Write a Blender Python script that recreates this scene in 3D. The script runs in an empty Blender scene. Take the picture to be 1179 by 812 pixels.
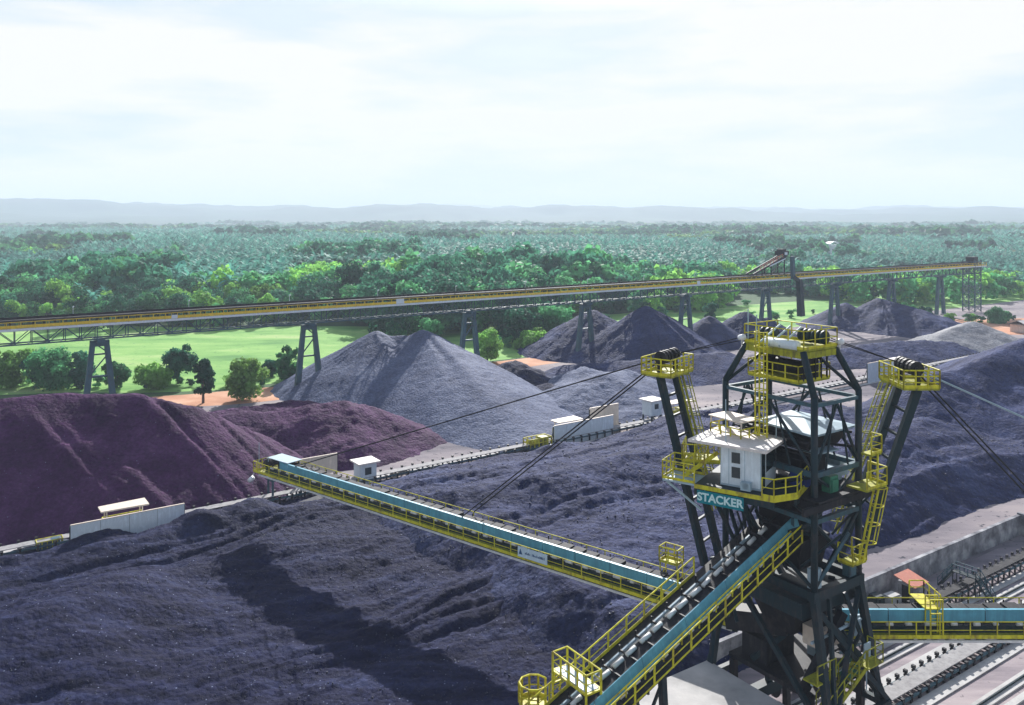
import bpy, math, random
import numpy as np
from mathutils import Vector, Matrix

random.seed(7)
rng = np.random.default_rng(11)
SC = bpy.context.scene
COL = SC.collection
R = math.radians

# ------------------------------------------------------------------ camera, sky, sun
CH, F, HOR = 35.0, 950.0, 250.0           # camera height (m), focal length and horizon row in photo pixels
cd = bpy.data.cameras.new('camera')
cd.sensor_width = 36.0
cd.lens = F / 1179 * 36.0
cd.shift_y = -(406 - HOR) / 1179
cd.clip_start = 0.5
cd.clip_end = 60000
cam = bpy.data.objects.new('camera', cd)
COL.objects.link(cam)
cam.location = (0, 0, CH)
cam.rotation_euler = (R(90), 0, 0)
SC.camera = cam

SUN_EL, SUN_AZ = 29.5, 87.0               # elevation, angle from +X towards +Y (where the light comes from)
w = bpy.data.worlds.new('World')
SC.world = w
w.use_nodes = True
nt = w.node_tree
nt.nodes.clear()
wo = nt.nodes.new('ShaderNodeOutputWorld')
bg = nt.nodes.new('ShaderNodeBackground')
sky = nt.nodes.new('ShaderNodeTexSky')
sky.sky_type = 'NISHITA'
sky.sun_disc = False
sky.sun_elevation = R(SUN_EL)
sky.sun_rotation = R(90 - SUN_AZ)
sky.air_density = 1.0
sky.dust_density = 1.5
tc = nt.nodes.new('ShaderNodeTexCoord')
mp = nt.nodes.new('ShaderNodeMapping')
mp.inputs['Scale'].default_value = (1.0, 1.0, 5.5)
cn = nt.nodes.new('ShaderNodeTexNoise')
cn.inputs['Scale'].default_value = 2.6
cn.inputs['Detail'].default_value = 7
cn.inputs['Roughness'].default_value = 0.55
cr = nt.nodes.new('ShaderNodeValToRGB')
cr.color_ramp.elements[0].position = 0.30
cr.color_ramp.elements[0].color = (0.95, 0.95, 0.95, 1)
cr.color_ramp.elements[1].position = 0.56
cr.color_ramp.elements[1].color = (1, 1, 1, 1)
# thin bright cloud veil: thick low down, opening to blue overhead
sx = nt.nodes.new('ShaderNodeSeparateXYZ')
el = nt.nodes.new('ShaderNodeMapRange')
el.inputs['From Min'].default_value = 0.24
el.inputs['From Max'].default_value = 0.50
el.inputs['To Min'].default_value = 1.0
el.inputs['To Max'].default_value = 0.10
ml = nt.nodes.new('ShaderNodeMath'); ml.operation = 'MULTIPLY'
mx = nt.nodes.new('ShaderNodeMix'); mx.data_type = 'RGBA'
mx.inputs['B'].default_value = (5.0, 5.25, 5.45, 1)
L = nt.links.new
L(tc.outputs['Generated'], mp.inputs['Vector']); L(mp.outputs['Vector'], cn.inputs['Vector'])
L(cn.outputs['Fac'], cr.inputs['Fac'])
L(tc.outputs['Generated'], sx.inputs['Vector']); L(sx.outputs['Z'], el.inputs['Value'])
L(cr.outputs['Color'], ml.inputs[0]); L(el.outputs['Result'], ml.inputs[1])
L(ml.outputs['Value'], mx.inputs['Factor']); L(sky.outputs['Color'], mx.inputs['A'])
cv = nt.nodes.new('ShaderNodeValToRGB')
cv.color_ramp.elements[0].position = 0.38; cv.color_ramp.elements[0].color = (0.385, 0.445, 0.50, 1)
cv.color_ramp.elements[1].position = 0.52; cv.color_ramp.elements[1].color = (0.535, 0.53, 0.527, 1)
vs_ = nt.nodes.new('ShaderNodeVectorMath'); vs_.operation = 'SCALE'; vs_.inputs['Scale'].default_value = 10.0
L(cn.outputs['Fac'], cv.inputs['Fac']); L(cv.outputs['Color'], vs_.inputs[0]); L(vs_.outputs['Vector'], mx.inputs['B'])
L(mx.outputs['Result'], bg.inputs['Color'])
bg.inputs['Strength'].default_value = 0.1
L(bg.outputs['Background'], wo.inputs['Surface'])

sd = bpy.data.lights.new('sun', 'SUN')
sd.energy = 4.9
sd.angle = R(0.6)
sd.color = (1.0, 0.975, 0.94)
sun = bpy.data.objects.new('sun', sd)
COL.objects.link(sun)
sv = Vector((math.cos(R(SUN_AZ)) * math.cos(R(SUN_EL)), math.sin(R(SUN_AZ)) * math.cos(R(SUN_EL)), math.sin(R(SUN_EL))))
sun.rotation_euler = (-sv).to_track_quat('-Z', 'Y').to_euler()
sun.location = (60, 60, 120)
SC.view_settings.view_transform = 'Standard'
SC.view_settings.look = 'None'
SC.view_settings.exposure = 0.90
SC.view_settings.gamma = 1.0
SC.cycles.volume_bounces = 1
SC.cycles.max_bounces = 6

# ------------------------------------------------------------------ frames
YAW = R(34.2)
EX, EY = math.cos(YAW), math.sin(YAW)
OX, OY = 18.5, 53.4                        # stacker centre


def AB(a, b, z=0.0):
    """yard frame (along the belts, across the belts) to world"""
    return Vector((OX + a * EX - b * EY, OY + a * EY + b * EX, z))


def toab(x, y):
    dx, dy = x - OX, y - OY
    return dx * EX + dy * EY, -dx * EY + dy * EX


def ground(u, v, z=0.0):
    D = (CH - z) * F / (v - HOR)
    return Vector(((u - 589.5) / F * D, D, z))


# ------------------------------------------------------------------ noise (numpy)
def _hash(ix, iy, s):
    h = (ix.astype(np.int64) * 374761393 + iy.astype(np.int64) * 668265263 + s * 974634777) & 0xffffffff
    h = ((h ^ (h >> 13)) * 1274126177) & 0xffffffff
    h = (h ^ (h >> 16)) & 0xffffffff
    return h / 4294967295.0


def vn(x, y, s=0):
    x = np.asarray(x, float); y = np.asarray(y, float)
    ix, iy = np.floor(x), np.floor(y)
    fx, fy = x - ix, y - iy
    fx = fx * fx * (3 - 2 * fx); fy = fy * fy * (3 - 2 * fy)
    a = _hash(ix, iy, s); b = _hash(ix + 1, iy, s); c = _hash(ix, iy + 1, s); d = _hash(ix + 1, iy + 1, s)
    return (a * (1 - fx) + b * fx) * (1 - fy) + (c * (1 - fx) + d * fx) * fy


def fbm(x, y, s=0, o=4):
    t, amp, tot = 0, 1, 0
    for k in range(o):
        t = t + amp * vn(x * 2 ** k, y * 2 ** k, s + k * 17); tot += amp; amp *= 0.5
    return t / tot - 0.5


def sstep(x):
    x = np.clip(x, 0, 1)
    return x * x * (3 - 2 * x)


# ------------------------------------------------------------------ materials
MATS = {}


def new_mat(name):
    m = bpy.data.materials.new(name); m.use_nodes = True
    n = m.node_tree; n.nodes.clear()
    out = n.nodes.new('ShaderNodeOutputMaterial')
    p = n.nodes.new('ShaderNodeBsdfPrincipled')
    n.links.new(p.outputs['BSDF'], out.inputs['Surface'])
    MATS[name] = m
    return m, n, p, out


def noise_node(n, scale, detail=4, rough=0.55, vec=None):
    t = n.nodes.new('ShaderNodeTexNoise')
    t.inputs['Scale'].default_value = scale; t.inputs['Detail'].default_value = detail
    t.inputs['Roughness'].default_value = rough
    if vec is not None: n.links.new(vec, t.inputs['Vector'])
    return t


def ramp(n, fac, stops):
    r = n.nodes.new('ShaderNodeValToRGB')
    e = r.color_ramp.elements
    while len(e) < len(stops): e.new(0.5)
    for k, (p, c) in enumerate(stops):
        e[k].position = p; e[k].color = (*c, 1)
    n.links.new(fac, r.inputs['Fac'])
    return r


def paint(name, c, rough=0.5, metal=0.0, wear=0.6, dirt=(0.055, 0.045, 0.045), scale=1.1, spec=0.2):
    """weathered paint / steel: base colour, grimy patches and streaks"""
    m, n, p, o = new_mat(name)
    g = n.nodes.new('ShaderNodeNewGeometry')
    t = noise_node(n, scale, 6, 0.62, g.outputs['Position'])
    mp = n.nodes.new('ShaderNodeMapping'); mp.inputs['Scale'].default_value = (2.2, 2.2, 0.35)
    n.links.new(g.outputs['Position'], mp.inputs['Vector'])
    t2 = noise_node(n, 1.6, 4, 0.6, mp.outputs['Vector'])
    ad = n.nodes.new('ShaderNodeMath'); ad.operation = 'MULTIPLY'
    n.links.new(t.outputs['Fac'], ad.inputs[0]); n.links.new(t2.outputs['Fac'], ad.inputs[1])
    c2 = tuple(x * 0.8 for x in c)
    r = ramp(n, ad.outputs[0], [(0.14, tuple(a * (1 - wear) + b * wear for a, b in zip(c, dirt))), (0.24, c2), (0.40, c)])
    n.links.new(r.outputs['Color'], p.inputs['Base Color'])
    p.inputs['Roughness'].default_value = rough; p.inputs['Metallic'].default_value = metal
    p.inputs['Specular IOR Level'].default_value = spec
    return m


def soil(name, stops, scale=0.12, rough=0.95, bump=0.25, bscale=1.5, streak=None, speck=None):
    m, n, p, o = new_mat(name)
    g = n.nodes.new('ShaderNodeNewGeometry')
    vec = g.outputs['Position']
    if streak:
        mp = n.nodes.new('ShaderNodeMapping')
        mp.inputs['Rotation'].default_value = (0, 0, -YAW); mp.inputs['Scale'].default_value = streak
        n.links.new(vec, mp.inputs['Vector']); v1 = mp.outputs['Vector']
    else:
        v1 = vec
    t = noise_node(n, scale, 8, 0.6, v1)
    r = ramp(n, t.outputs['Fac'], stops)
    col = r.outputs['Color']
    if speck:
        t3 = noise_node(n, speck[0], 3, 0.7, vec)
        r3 = ramp(n, t3.outputs['Fac'], [(speck[1], (0, 0, 0)), (speck[1] + 0.06, (1, 1, 1))])
        mx = n.nodes.new('ShaderNodeMix'); mx.data_type = 'RGBA'
        n.links.new(r3.outputs['Color'], mx.inputs['Factor']); n.links.new(col, mx.inputs['A'])
        mx.inputs['B'].default_value = (*speck[2], 1); col = mx.outputs['Result']
    n.links.new(col, p.inputs['Base Color'])
    p.inputs['Roughness'].default_value = rough; p.inputs['Specular IOR Level'].default_value = 0.2
    t2 = noise_node(n, bscale, 6, 0.65, vec)
    b = n.nodes.new('ShaderNodeBump'); b.inputs['Strength'].default_value = bump; b.inputs['Distance'].default_value = 0.3
    n.links.new(t2.outputs['Fac'], b.inputs['Height']); n.links.new(b.outputs['Normal'], p.inputs['Normal'])
    return m


def coal(name, dark, mid, light, lump=2.2, bump=0.8, speckle=(0.22, 0.25, 0.36), amount=0.78, rough=0.75, track=0.0):
    """loose coal: mottled dust, lumps and sparkles painted as pale specks"""
    m, n, p, o = new_mat(name)
    g = n.nodes.new('ShaderNodeNewGeometry'); vec = g.outputs['Position']
    t = noise_node(n, 0.16, 9, 0.66, vec)
    fac = t.outputs['Fac']
    if track:
        # dozer tracks: dust dragged out along the yard
        mp = n.nodes.new('ShaderNodeMapping'); mp.inputs['Rotation'].default_value = (0, 0, -YAW)
        mp.inputs['Scale'].default_value = (0.07, 0.75, 0.3); n.links.new(vec, mp.inputs['Vector'])
        tt = noise_node(n, 1.0, 5, 0.62, mp.outputs['Vector'])
        mxx = n.nodes.new('ShaderNodeMix'); mxx.inputs['Factor'].default_value = track
        n.links.new(fac, mxx.inputs['A']); n.links.new(tt.outputs['Fac'], mxx.inputs['B']); fac = mxx.outputs['Result']
    r = ramp(n, fac, [(0.34, dark), (0.50, mid), (0.66, light)])
    t4 = noise_node(n, 2.2, 6, 0.75, vec)
    r4 = ramp(n, t4.outputs['Fac'], [(0.30, (0.55, 0.55, 0.58)), (0.50, (0.95, 0.95, 0.95)), (0.68, (1.45, 1.45, 1.42))])
    mu = n.nodes.new('ShaderNodeMix'); mu.data_type = 'RGBA'; mu.blend_type = 'MULTIPLY'; mu.inputs['Factor'].default_value = 1
    n.links.new(r.outputs['Color'], mu.inputs['A']); n.links.new(r4.outputs['Color'], mu.inputs['B'])
    # sparkle of glossy facets, painted into the base colour as pale specks
    vo = n.nodes.new('ShaderNodeTexVoronoi'); vo.inputs['Scale'].default_value = 3.2
    n.links.new(vec, vo.inputs['Vector'])
    sep = n.nodes.new('ShaderNodeSeparateColor'); n.links.new(vo.outputs['Color'], sep.inputs['Color'])
    rs = ramp(n, vo.outputs['Distance'], [(0.10, (1, 1, 1)), (0.22, (0, 0, 0))])
    rp = ramp(n, sep.outputs['Red'], [(amount, (0, 0, 0)), (min(amount + 0.25, 1.0), (1, 1, 1))])
    pr = n.nodes.new('ShaderNodeMath'); pr.operation = 'MULTIPLY'
    n.links.new(rs.outputs['Color'], pr.inputs[0]); n.links.new(rp.outputs['Color'], pr.inputs[1])
    mx = n.nodes.new('ShaderNodeMix'); mx.data_type = 'RGBA'
    n.links.new(pr.outputs[0], mx.inputs['Factor']); n.links.new(mu.outputs['Result'], mx.inputs['A'])
    mx.inputs['B'].default_value = (*speckle, 1)
    n.links.new(mx.outputs['Result'], p.inputs['Base Color'])
    p.inputs['Roughness'].default_value = rough; p.inputs['Specular IOR Level'].default_value = 0.05
    v2 = n.nodes.new('ShaderNodeTexVoronoi'); v2.inputs['Scale'].default_value = lump
    n.links.new(vec, v2.inputs['Vector'])
    t2 = noise_node(n, 0.9, 7, 0.72, vec)
    ad = n.nodes.new('ShaderNodeMath'); ad.operation = 'MULTIPLY_ADD'; ad.inputs[1].default_value = -0.35
    n.links.new(v2.outputs['Distance'], ad.inputs[0]); n.links.new(t2.outputs['Fac'], ad.inputs[2])
    b = n.nodes.new('ShaderNodeBump'); b.inputs['Strength'].default_value = bump * 0.9; b.inputs['Distance'].default_value = 0.5
    n.links.new(ad.outputs[0], b.inputs['Height']); n.links.new(b.outputs['Normal'], p.inputs['Normal'])
    return m


def foliage(name, trans=0.25, rough=0.55):
    m, n, p, o = new_mat(name)
    at = n.nodes.new('ShaderNodeAttribute'); at.attribute_name = 'tint'
    oi = n.nodes.new('ShaderNodeObjectInfo')
    mr = n.nodes.new('ShaderNodeMapRange'); mr.inputs['To Min'].default_value = 0.62; mr.inputs['To Max'].default_value = 1.38
    n.links.new(oi.outputs['Random'], mr.inputs['Value'])
    g = n.nodes.new('ShaderNodeNewGeometry')
    t = noise_node(n, 0.5, 3, 0.6, g.outputs['Position'])
    mr2 = n.nodes.new('ShaderNodeMapRange'); mr2.inputs['From Min'].default_value = 0.3; mr2.inputs['From Max'].default_value = 0.7
    mr2.inputs['To Min'].default_value = 0.7; mr2.inputs['To Max'].default_value = 1.3
    n.links.new(t.outputs['Fac'], mr2.inputs['Value'])
    mm = n.nodes.new('ShaderNodeMath'); mm.operation = 'MULTIPLY'
    n.links.new(mr.outputs['Result'], mm.inputs[0]); n.links.new(mr2.outputs['Result'], mm.inputs[1])
    vm = n.nodes.new('ShaderNodeVectorMath'); vm.operation = 'SCALE'
    n.links.new(at.outputs['Color'], vm.inputs[0]); n.links.new(mm.outputs[0], vm.inputs['Scale'])
    n.links.new(vm.outputs['Vector'], p.inputs['Base Color'])
    p.inputs['Roughness'].default_value = rough; p.inputs['Specular IOR Level'].default_value = 0.03
    tr = n.nodes.new('ShaderNodeBsdfTranslucent'); n.links.new(vm.outputs['Vector'], tr.inputs['Color'])
    ms = n.nodes.new('ShaderNodeMixShader'); ms.inputs['Fac'].default_value = trans
    n.links.new(p.outputs['BSDF'], ms.inputs[1]); n.links.new(tr.outputs['BSDF'], ms.inputs[2])
    n.links.new(ms.outputs['Shader'], o.inputs['Surface'])
    return m


M_YELO = paint('conveyor_yellow', (0.80, 0.60, 0.05), 0.5, dirt=(0.3, 0.2, 0.06))
M_STEEL = paint('dark_green_steel', (0.014, 0.034, 0.044), 0.5)
M_STEEL2 = paint('blue_green_steel', (0.055, 0.12, 0.155), 0.5)
M_BLACK = paint('blackened_steel', (0.018, 0.02, 0.026), 0.6)
M_YEL = paint('safety_yellow', (0.68, 0.62, 0.035), 0.55, dirt=(0.16, 0.09, 0.04), wear=0.75, scale=1.6)
M_YELD = paint('dusty_yellow', (0.38, 0.38, 0.03), 0.6, dirt=(0.07, 0.055, 0.035), wear=0.8, scale=1.6)
M_WHITE = paint('white_paint', (0.72, 0.80, 0.85), 0.55, wear=0.2, dirt=(0.4, 0.4, 0.4))
M_ROLL = paint('dusty_white_roller', (0.72, 0.72, 0.70), 0.5, wear=0.3, dirt=(0.3, 0.3, 0.3))
M_CREAM = paint('cream_paint', (0.78, 0.66, 0.55), 0.6, wear=0.2, dirt=(0.4, 0.32, 0.26))
M_ROOF = paint('pale_roof_sheet', (0.76, 0.70, 0.66), 0.6, wear=0.3, dirt=(0.35, 0.3, 0.28))
M_PALE = paint('pale_blue_sheet', (0.38, 0.50, 0.57), 0.45, wear=0.4, dirt=(0.25, 0.3, 0.34))
M_BLUE = paint('blue_cover', (0.12, 0.38, 0.50), 0.45, wear=0.45, dirt=(0.05, 0.11, 0.17))
M_BLUE2 = paint('deep_blue_paint', (0.03, 0.06, 0.28), 0.45)
M_GREEN = paint('green_paint', (0.05, 0.22, 0.14), 0.5)
M_TEAL = paint('teal_sign', (0.0, 0.22, 0.27), 0.5, wear=0.1)
M_LETTER = paint('letter_white', (0.62, 0.85, 0.85), 0.5, wear=0.1, dirt=(0.5, 0.6, 0.6))
M_SIGN = paint('pale_sign', (0.60, 0.74, 0.82), 0.5, wear=0.1, dirt=(0.5, 0.55, 0.6))
M_INK = paint('sign_ink', (0.03, 0.10, 0.22), 0.5, wear=0.05)
M_BELT = paint('rubber_belt', (0.016, 0.016, 0.021), 0.75, dirt=(0.05, 0.05, 0.055), wear=0.6)
M_DUSTB = paint('dusty_belt', (0.34, 0.33, 0.33), 0.85, dirt=(0.12, 0.11, 0.12), wear=0.6)
M_ORANGE = paint('orange_roof', (0.62, 0.24, 0.17), 0.7, wear=0.3, dirt=(0.3, 0.2, 0.17))
M_CONC = soil('concrete', [(0.3, (0.30, 0.29, 0.285)), (0.5, (0.44, 0.43, 0.42)), (0.7, (0.56, 0.54, 0.52))], 0.35, bump=0.1)
M_CONCD = soil('stained_concrete', [(0.34, (0.10, 0.10, 0.115)), (0.5, (0.23, 0.23, 0.25)), (0.66, (0.42, 0.42, 0.43))], 0.6, bump=0.2)
M_GLASS, _n, _p, _o = new_mat('dark_glass')
_p.inputs['Base Color'].default_value = (0.015, 0.03, 0.035, 1); _p.inputs['Roughness'].default_value = 0.12
M_LAMP = paint('lamp_glass', (0.85, 0.87, 0.9), 0.2, wear=0.05)

M_COAL = coal('navy_coal', (0.0035, 0.005, 0.024), (0.0078, 0.0105, 0.043), (0.026, 0.034, 0.090), track=0.6)
M_COALL = coal('dusty_coal', (0.009, 0.0125, 0.044), (0.020, 0.027, 0.080), (0.066, 0.083, 0.175), track=0.5)
M_COALP = coal('maroon_coal', (0.028, 0.007, 0.038), (0.050, 0.012, 0.060), (0.084, 0.027, 0.095), amount=0.94, track=0.0)
M_COALG = coal('grey_coal', (0.060, 0.074, 0.132), (0.095, 0.114, 0.188), (0.14, 0.162, 0.24), lump=2.6, bump=0.6, speckle=(0.4, 0.41, 0.45))
M_COALF = coal('far_coal', (0.010, 0.0145, 0.053), (0.020, 0.029, 0.090), (0.054, 0.071, 0.168), amount=0.9, track=0.3)
M_GRAVEL = coal('grey_gravel', (0.15, 0.15, 0.165), (0.235, 0.235, 0.25), (0.33, 0.33, 0.34), bump=0.5, speckle=(0.5, 0.5, 0.5))
M_LUMP = paint('coal_lump', (0.016, 0.026, 0.065), 0.5, spec=0.35, dirt=(0.02, 0.025, 0.05))
M_YARD = soil('yard_dust', [(0.30, (0.07, 0.065, 0.085)), (0.48, (0.20, 0.175, 0.19)), (0.68, (0.34, 0.29, 0.28))], 0.10, streak=(0.35, 1, 1), speck=(0.7, 0.60, (0.045, 0.045, 0.06)))
M_ROAD = soil('road_surface', [(0.34, (0.13, 0.115, 0.135)), (0.5, (0.27, 0.23, 0.245)), (0.66, (0.42, 0.36, 0.36))], 0.30, streak=(0.18, 1, 1), bump=0.12, speck=(0.9, 0.63, (0.09, 0.08, 0.09)))
M_FIELD = soil('pasture_grass', [(0.32, (0.075, 0.22, 0.045)), (0.44, (0.15, 0.33, 0.07)), (0.56, (0.22, 0.40, 0.10)), (0.68, (0.34, 0.44, 0.17))], 0.09, bump=0.6, bscale=0.8, streak=(0.4, 1, 1), speck=(0.5, 0.62, (0.06, 0.17, 0.05)))
M_DIRT = soil('laterite_dirt', [(0.30, (0.36, 0.16, 0.09)), (0.5, (0.50, 0.25, 0.15)), (0.7, (0.60, 0.38, 0.26))], 0.12, bump=0.2)
M_GROUND = soil('forest_floor', [(0.30, (0.018, 0.045, 0.018)), (0.5, (0.035, 0.085, 0.03)), (0.7, (0.07, 0.13, 0.045))], 0.02, bump=0.4)
M_HILL = soil('wooded_hills', [(0.30, (0.015, 0.045, 0.04)), (0.5, (0.025, 0.07, 0.055)), (0.7, (0.045, 0.10, 0.07))], 0.004, bump=0.3)
M_LEAF = foliage('tree_leaves', 0.5)
M_PALM = foliage('palm_fronds', 0.35, 0.6)
M_BARK = soil('bark', [(0.3, (0.06, 0.045, 0.035)), (0.6, (0.14, 0.11, 0.09))], 2.0)


# ------------------------------------------------------------------ mesh helpers
class MB:
    def __init__(self):
        self.v = []; self.f = []

    def add(self, vs, fs):
        k = len(self.v)
        self.v += [tuple(p) for p in vs]
        self.f += [tuple(i + k for i in q) for q in fs]
        return self

    def box(self, x0, x1, y0, y1, z0, z1):
        vs = [(x0, y0, z0), (x1, y0, z0), (x1, y1, z0), (x0, y1, z0), (x0, y0, z1), (x1, y0, z1), (x1, y1, z1), (x0, y1, z1)]
        return self.add(vs, [(3, 2, 1, 0), (4, 5, 6, 7), (0, 1, 5, 4), (1, 2, 6, 5), (2, 3, 7, 6), (3, 0, 4, 7)])

    def beam(self, p0, p1, w=0.2, h=None, w1=None, h1=None):
        p0, p1 = Vector(p0), Vector(p1); h = w if h is None else h
        w1 = w if w1 is None else w1; h1 = h if h1 is None else h1
        d = (p1 - p0).normalized()
        up = Vector((0, 0, 1)) if abs(d.z) < 0.95 else Vector((1, 0, 0))
        s = d.cross(up).normalized(); t = s.cross(d)
        vs = []
        for p, a, b in ((p0, w, h), (p1, w1, h1)):
            for i, j in ((-1, -1), (1, -1), (1, 1), (-1, 1)):
                vs.append(p + s * (i * a / 2) + t * (j * b / 2))
        return self.add(vs, [(0, 1, 2, 3), (7, 6, 5, 4), (0, 4, 5, 1), (1, 5, 6, 2), (2, 6, 7, 3), (3, 7, 4, 0)])

    def tube(self, p0, p1, r=0.05, n=6, r1=None):
        p0, p1 = Vector(p0), Vector(p1); r1 = r if r1 is None else r1
        d = (p1 - p0).normalized()
        up = Vector((0, 0, 1)) if abs(d.z) < 0.95 else Vector((1, 0, 0))
        s = d.cross(up).normalized(); t = s.cross(d)
        vs = []
        for p, q in ((p0, r), (p1, r1)):
            for k in range(n):
                a = 2 * math.pi * k / n
                vs.append(p + s * (q * math.cos(a)) + t * (q * math.sin(a)))
        fs = [(k, (k + 1) % n, n + (k + 1) % n, n + k)[::-1] for k in range(n)]
        fs += [tuple(range(n)), tuple(range(2 * n - 1, n - 1, -1))]
        return self.add(vs, fs)

    def prism(self, pts, z0, z1):
        n = len(pts)
        vs = [(x, y, z0) for x, y in pts] + [(x, y, z1) for x, y in pts]
        fs = [tuple(range(n))[::-1], tuple(range(n, 2 * n))] + [(k, (k + 1) % n, n + (k + 1) % n, n + k) for k in range(n)]
        return self.add(vs, fs)

    def rail(self, pts, h=1.1, step=1.3, r=0.03, closed=False, kick=0.0, mid=1):
        """handrail: posts, top rail, middle rail(s), toe board"""
        pts = [Vector(p) for p in pts]
        if closed: pts = pts + [pts[0]]
        Z = Vector((0, 0, 1))
        for p, q in zip(pts[:-1], pts[1:]):
            n = max(1, round((q - p).length / step))
            for k in range(n + 1):
                c = p.lerp(q, k / n)
                self.beam(c, c + Z * h, 2 * r, 2 * r)
            self.tube(p + Z * h, q + Z * h, r * 1.25, 5)
            for m_ in range(mid):
                zz = h * (m_ + 1) / (mid + 1)
                self.tube(p + Z * zz, q + Z * zz, r * 0.9, 4)
            if kick: self.beam(p + Z * kick / 2, q + Z * kick / 2, 0.025, kick)
        return self

    def ladder(self, p0, p1, w=0.5, side=(1, 0, 0), r=0.03, step=0.35, cage=False, out=(0, 1, 0)):
        p0, p1 = Vector(p0), Vector(p1); s = Vector(side).normalized() * (w / 2); o = Vector(out)
        self.beam(p0 - s, p1 - s, r * 2.2); self.beam(p0 + s, p1 + s, r * 2.2)
        n = int((p1 - p0).length / step)
        for k in range(1, n):
            c = p0.lerp(p1, k / n); self.tube(c - s, c + s, r * 0.8, 4)
        if cage:
            m_ = max(2, int((p1 - p0).length / 0.9))
            for k in range(1, m_ + 1):
                c = p0.lerp(p1, k / m_)
                ring = [c + s * 1.3 * math.cos(a) + o * 0.75 * math.sin(a) for a in [math.pi * j / 6 for j in range(7)]]
                for q, t in zip(ring[:-1], ring[1:]): self.beam(q, t, 0.05)
            for j in (1, 3, 5):
                a = math.pi * j / 6; off = s * 1.3 * math.cos(a) + o * 0.75 * math.sin(a)
                self.beam(p0.lerp(p1, 1 / m_) + off, p1 + off, 0.05)
        return self

    def build(self, name, mat, parent=None, smooth=False):
        me = bpy.data.meshes.new(name)
        me.from_pydata(self.v, [], self.f); me.update()
        me.materials.append(mat)
        if smooth: me.polygons.foreach_set('use_smooth', [True] * len(me.polygons))
        o = bpy.data.objects.new(name, me); COL.objects.link(o)
        if parent: o.parent = parent
        return o


def tag(o, label=None, cat=None, group=None, kind=None):
    if label: o['label'] = label
    if cat: o['category'] = cat
    if group: o['group'] = group
    if kind: o['kind'] = kind
    return o


def thing(name, label, cat, loc=(0, 0, 0), rz=0.0, group=None):
    o = bpy.data.objects.new(name, None); COL.objects.link(o)
    o.empty_display_size = 0.5
    o.location = loc; o.rotation_euler = (0, 0, rz)
    return tag(o, label, cat, group)


def dup(o, parent, loc=None):
    c = o.copy(); COL.objects.link(c); c.parent = parent
    if loc is not None: c.location = loc
    return c


def np_mesh(name, V, Fq, mat, smooth=True, tint=None, parent=None):
    """mesh from numpy arrays of vertices and quads"""
    me = bpy.data.meshes.new(name)
    me.vertices.add(len(V)); me.vertices.foreach_set('co', np.asarray(V, np.float32).ravel())
    nf = len(Fq); k = Fq.shape[1]
    me.loops.add(nf * k); me.loops.foreach_set('vertex_index', np.asarray(Fq, np.int32).ravel())
    me.polygons.add(nf)
    me.polygons.foreach_set('loop_start', np.arange(0, nf * k, k, dtype=np.int32))
    me.polygons.foreach_set('loop_total', np.full(nf, k, np.int32))
    me.update(calc_edges=True)
    if smooth: me.polygons.foreach_set('use_smooth', np.ones(nf, bool))
    me.materials.append(mat)
    if tint is not None:
        at = me.attributes.new('tint', 'FLOAT_COLOR', 'POINT')
        c = np.ones((len(V), 4), np.float32); c[:, :3] = tint
        at.data.foreach_set('color', c.ravel())
    o = bpy.data.objects.new(name, me); COL.objects.link(o)
    if parent: o.parent = parent
    return o


# ------------------------------------------------------------------ ground and setting
def sheet(name, pts, z, mat):
    m = MB(); m.add([(x, y, z) for x, y in pts], [tuple(range(len(pts)))])
    return tag(m.build(name, mat), kind='structure')


sheet('ground', [(-14000, -400), (14000, -400), (14000, 14000), (-14000, 14000)], -0.06, M_GROUND)


def absheet(name, pts, z, mat):
    return sheet(name, [tuple(AB(a, b)[:2]) for a, b in pts], z, mat)


absheet('yard_floor', [(-140, -60), (330, -60), (330, 133), (-140, 133)], -0.03, M_YARD)
absheet('service_road', [(-90, -60), (260, -60), (260, 9.5), (-90, 9.5)], -0.01, M_ROAD)


def wavy(pts, amp=3.0, n=10, seed=0):
    out = []
    for k in range(len(pts)):
        p, q = pts[k], pts[(k + 1) % len(pts)]
        for j in range(n):
            t = j / n
            x = p[0] + (q[0] - p[0]) * t; y = p[1] + (q[1] - p[1]) * t
            out.append((x + amp * 2 * float(fbm(x * .06, y * .06, seed)), y + amp * 2 * float(fbm(x * .06 + 40, y * .06, seed))))
    return out


sheet('pasture', wavy([(-230, 150), (-60, 168), (20, 215), (90, 262), (250, 330), (250, 400), (120, 345), (40, 300), (-20, 262), (-230, 268)], 4, 12, 3), -0.045, M_FIELD)
sheet('dirt_track', wavy([(-66, 150), (-40, 160), (8, 196), (34, 216), (30, 222), (0, 203), (-46, 172), (-70, 160)], 2.2, 8, 5), -0.02, M_DIRT)
sheet('sandy_clearing', wavy([(140, 246), (230, 246), (240, 292), (150, 283)], 4, 8, 9), -0.02, M_DIRT)

# ------------------------------------------------------------------ coal heaps (height fields in the yard frame)
def cone(A, B, ac, bc, H, s, sl=None, rnd=0.8, near=1.0):
    """heap of repose with a slightly rounded top; sl = steeper slope on its low-a side"""
    d = np.sqrt((A - ac) ** 2 + ((B - bc) * np.where(B < bc, near, 1.0)) ** 2 + rnd)
    if sl is not None:
        wgt = sstep(((ac - A) / (d + 1e-6) + 0.3) / 0.9)
        s = s * (1 - wgt) + sl * wgt
    return H - s * d


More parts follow.
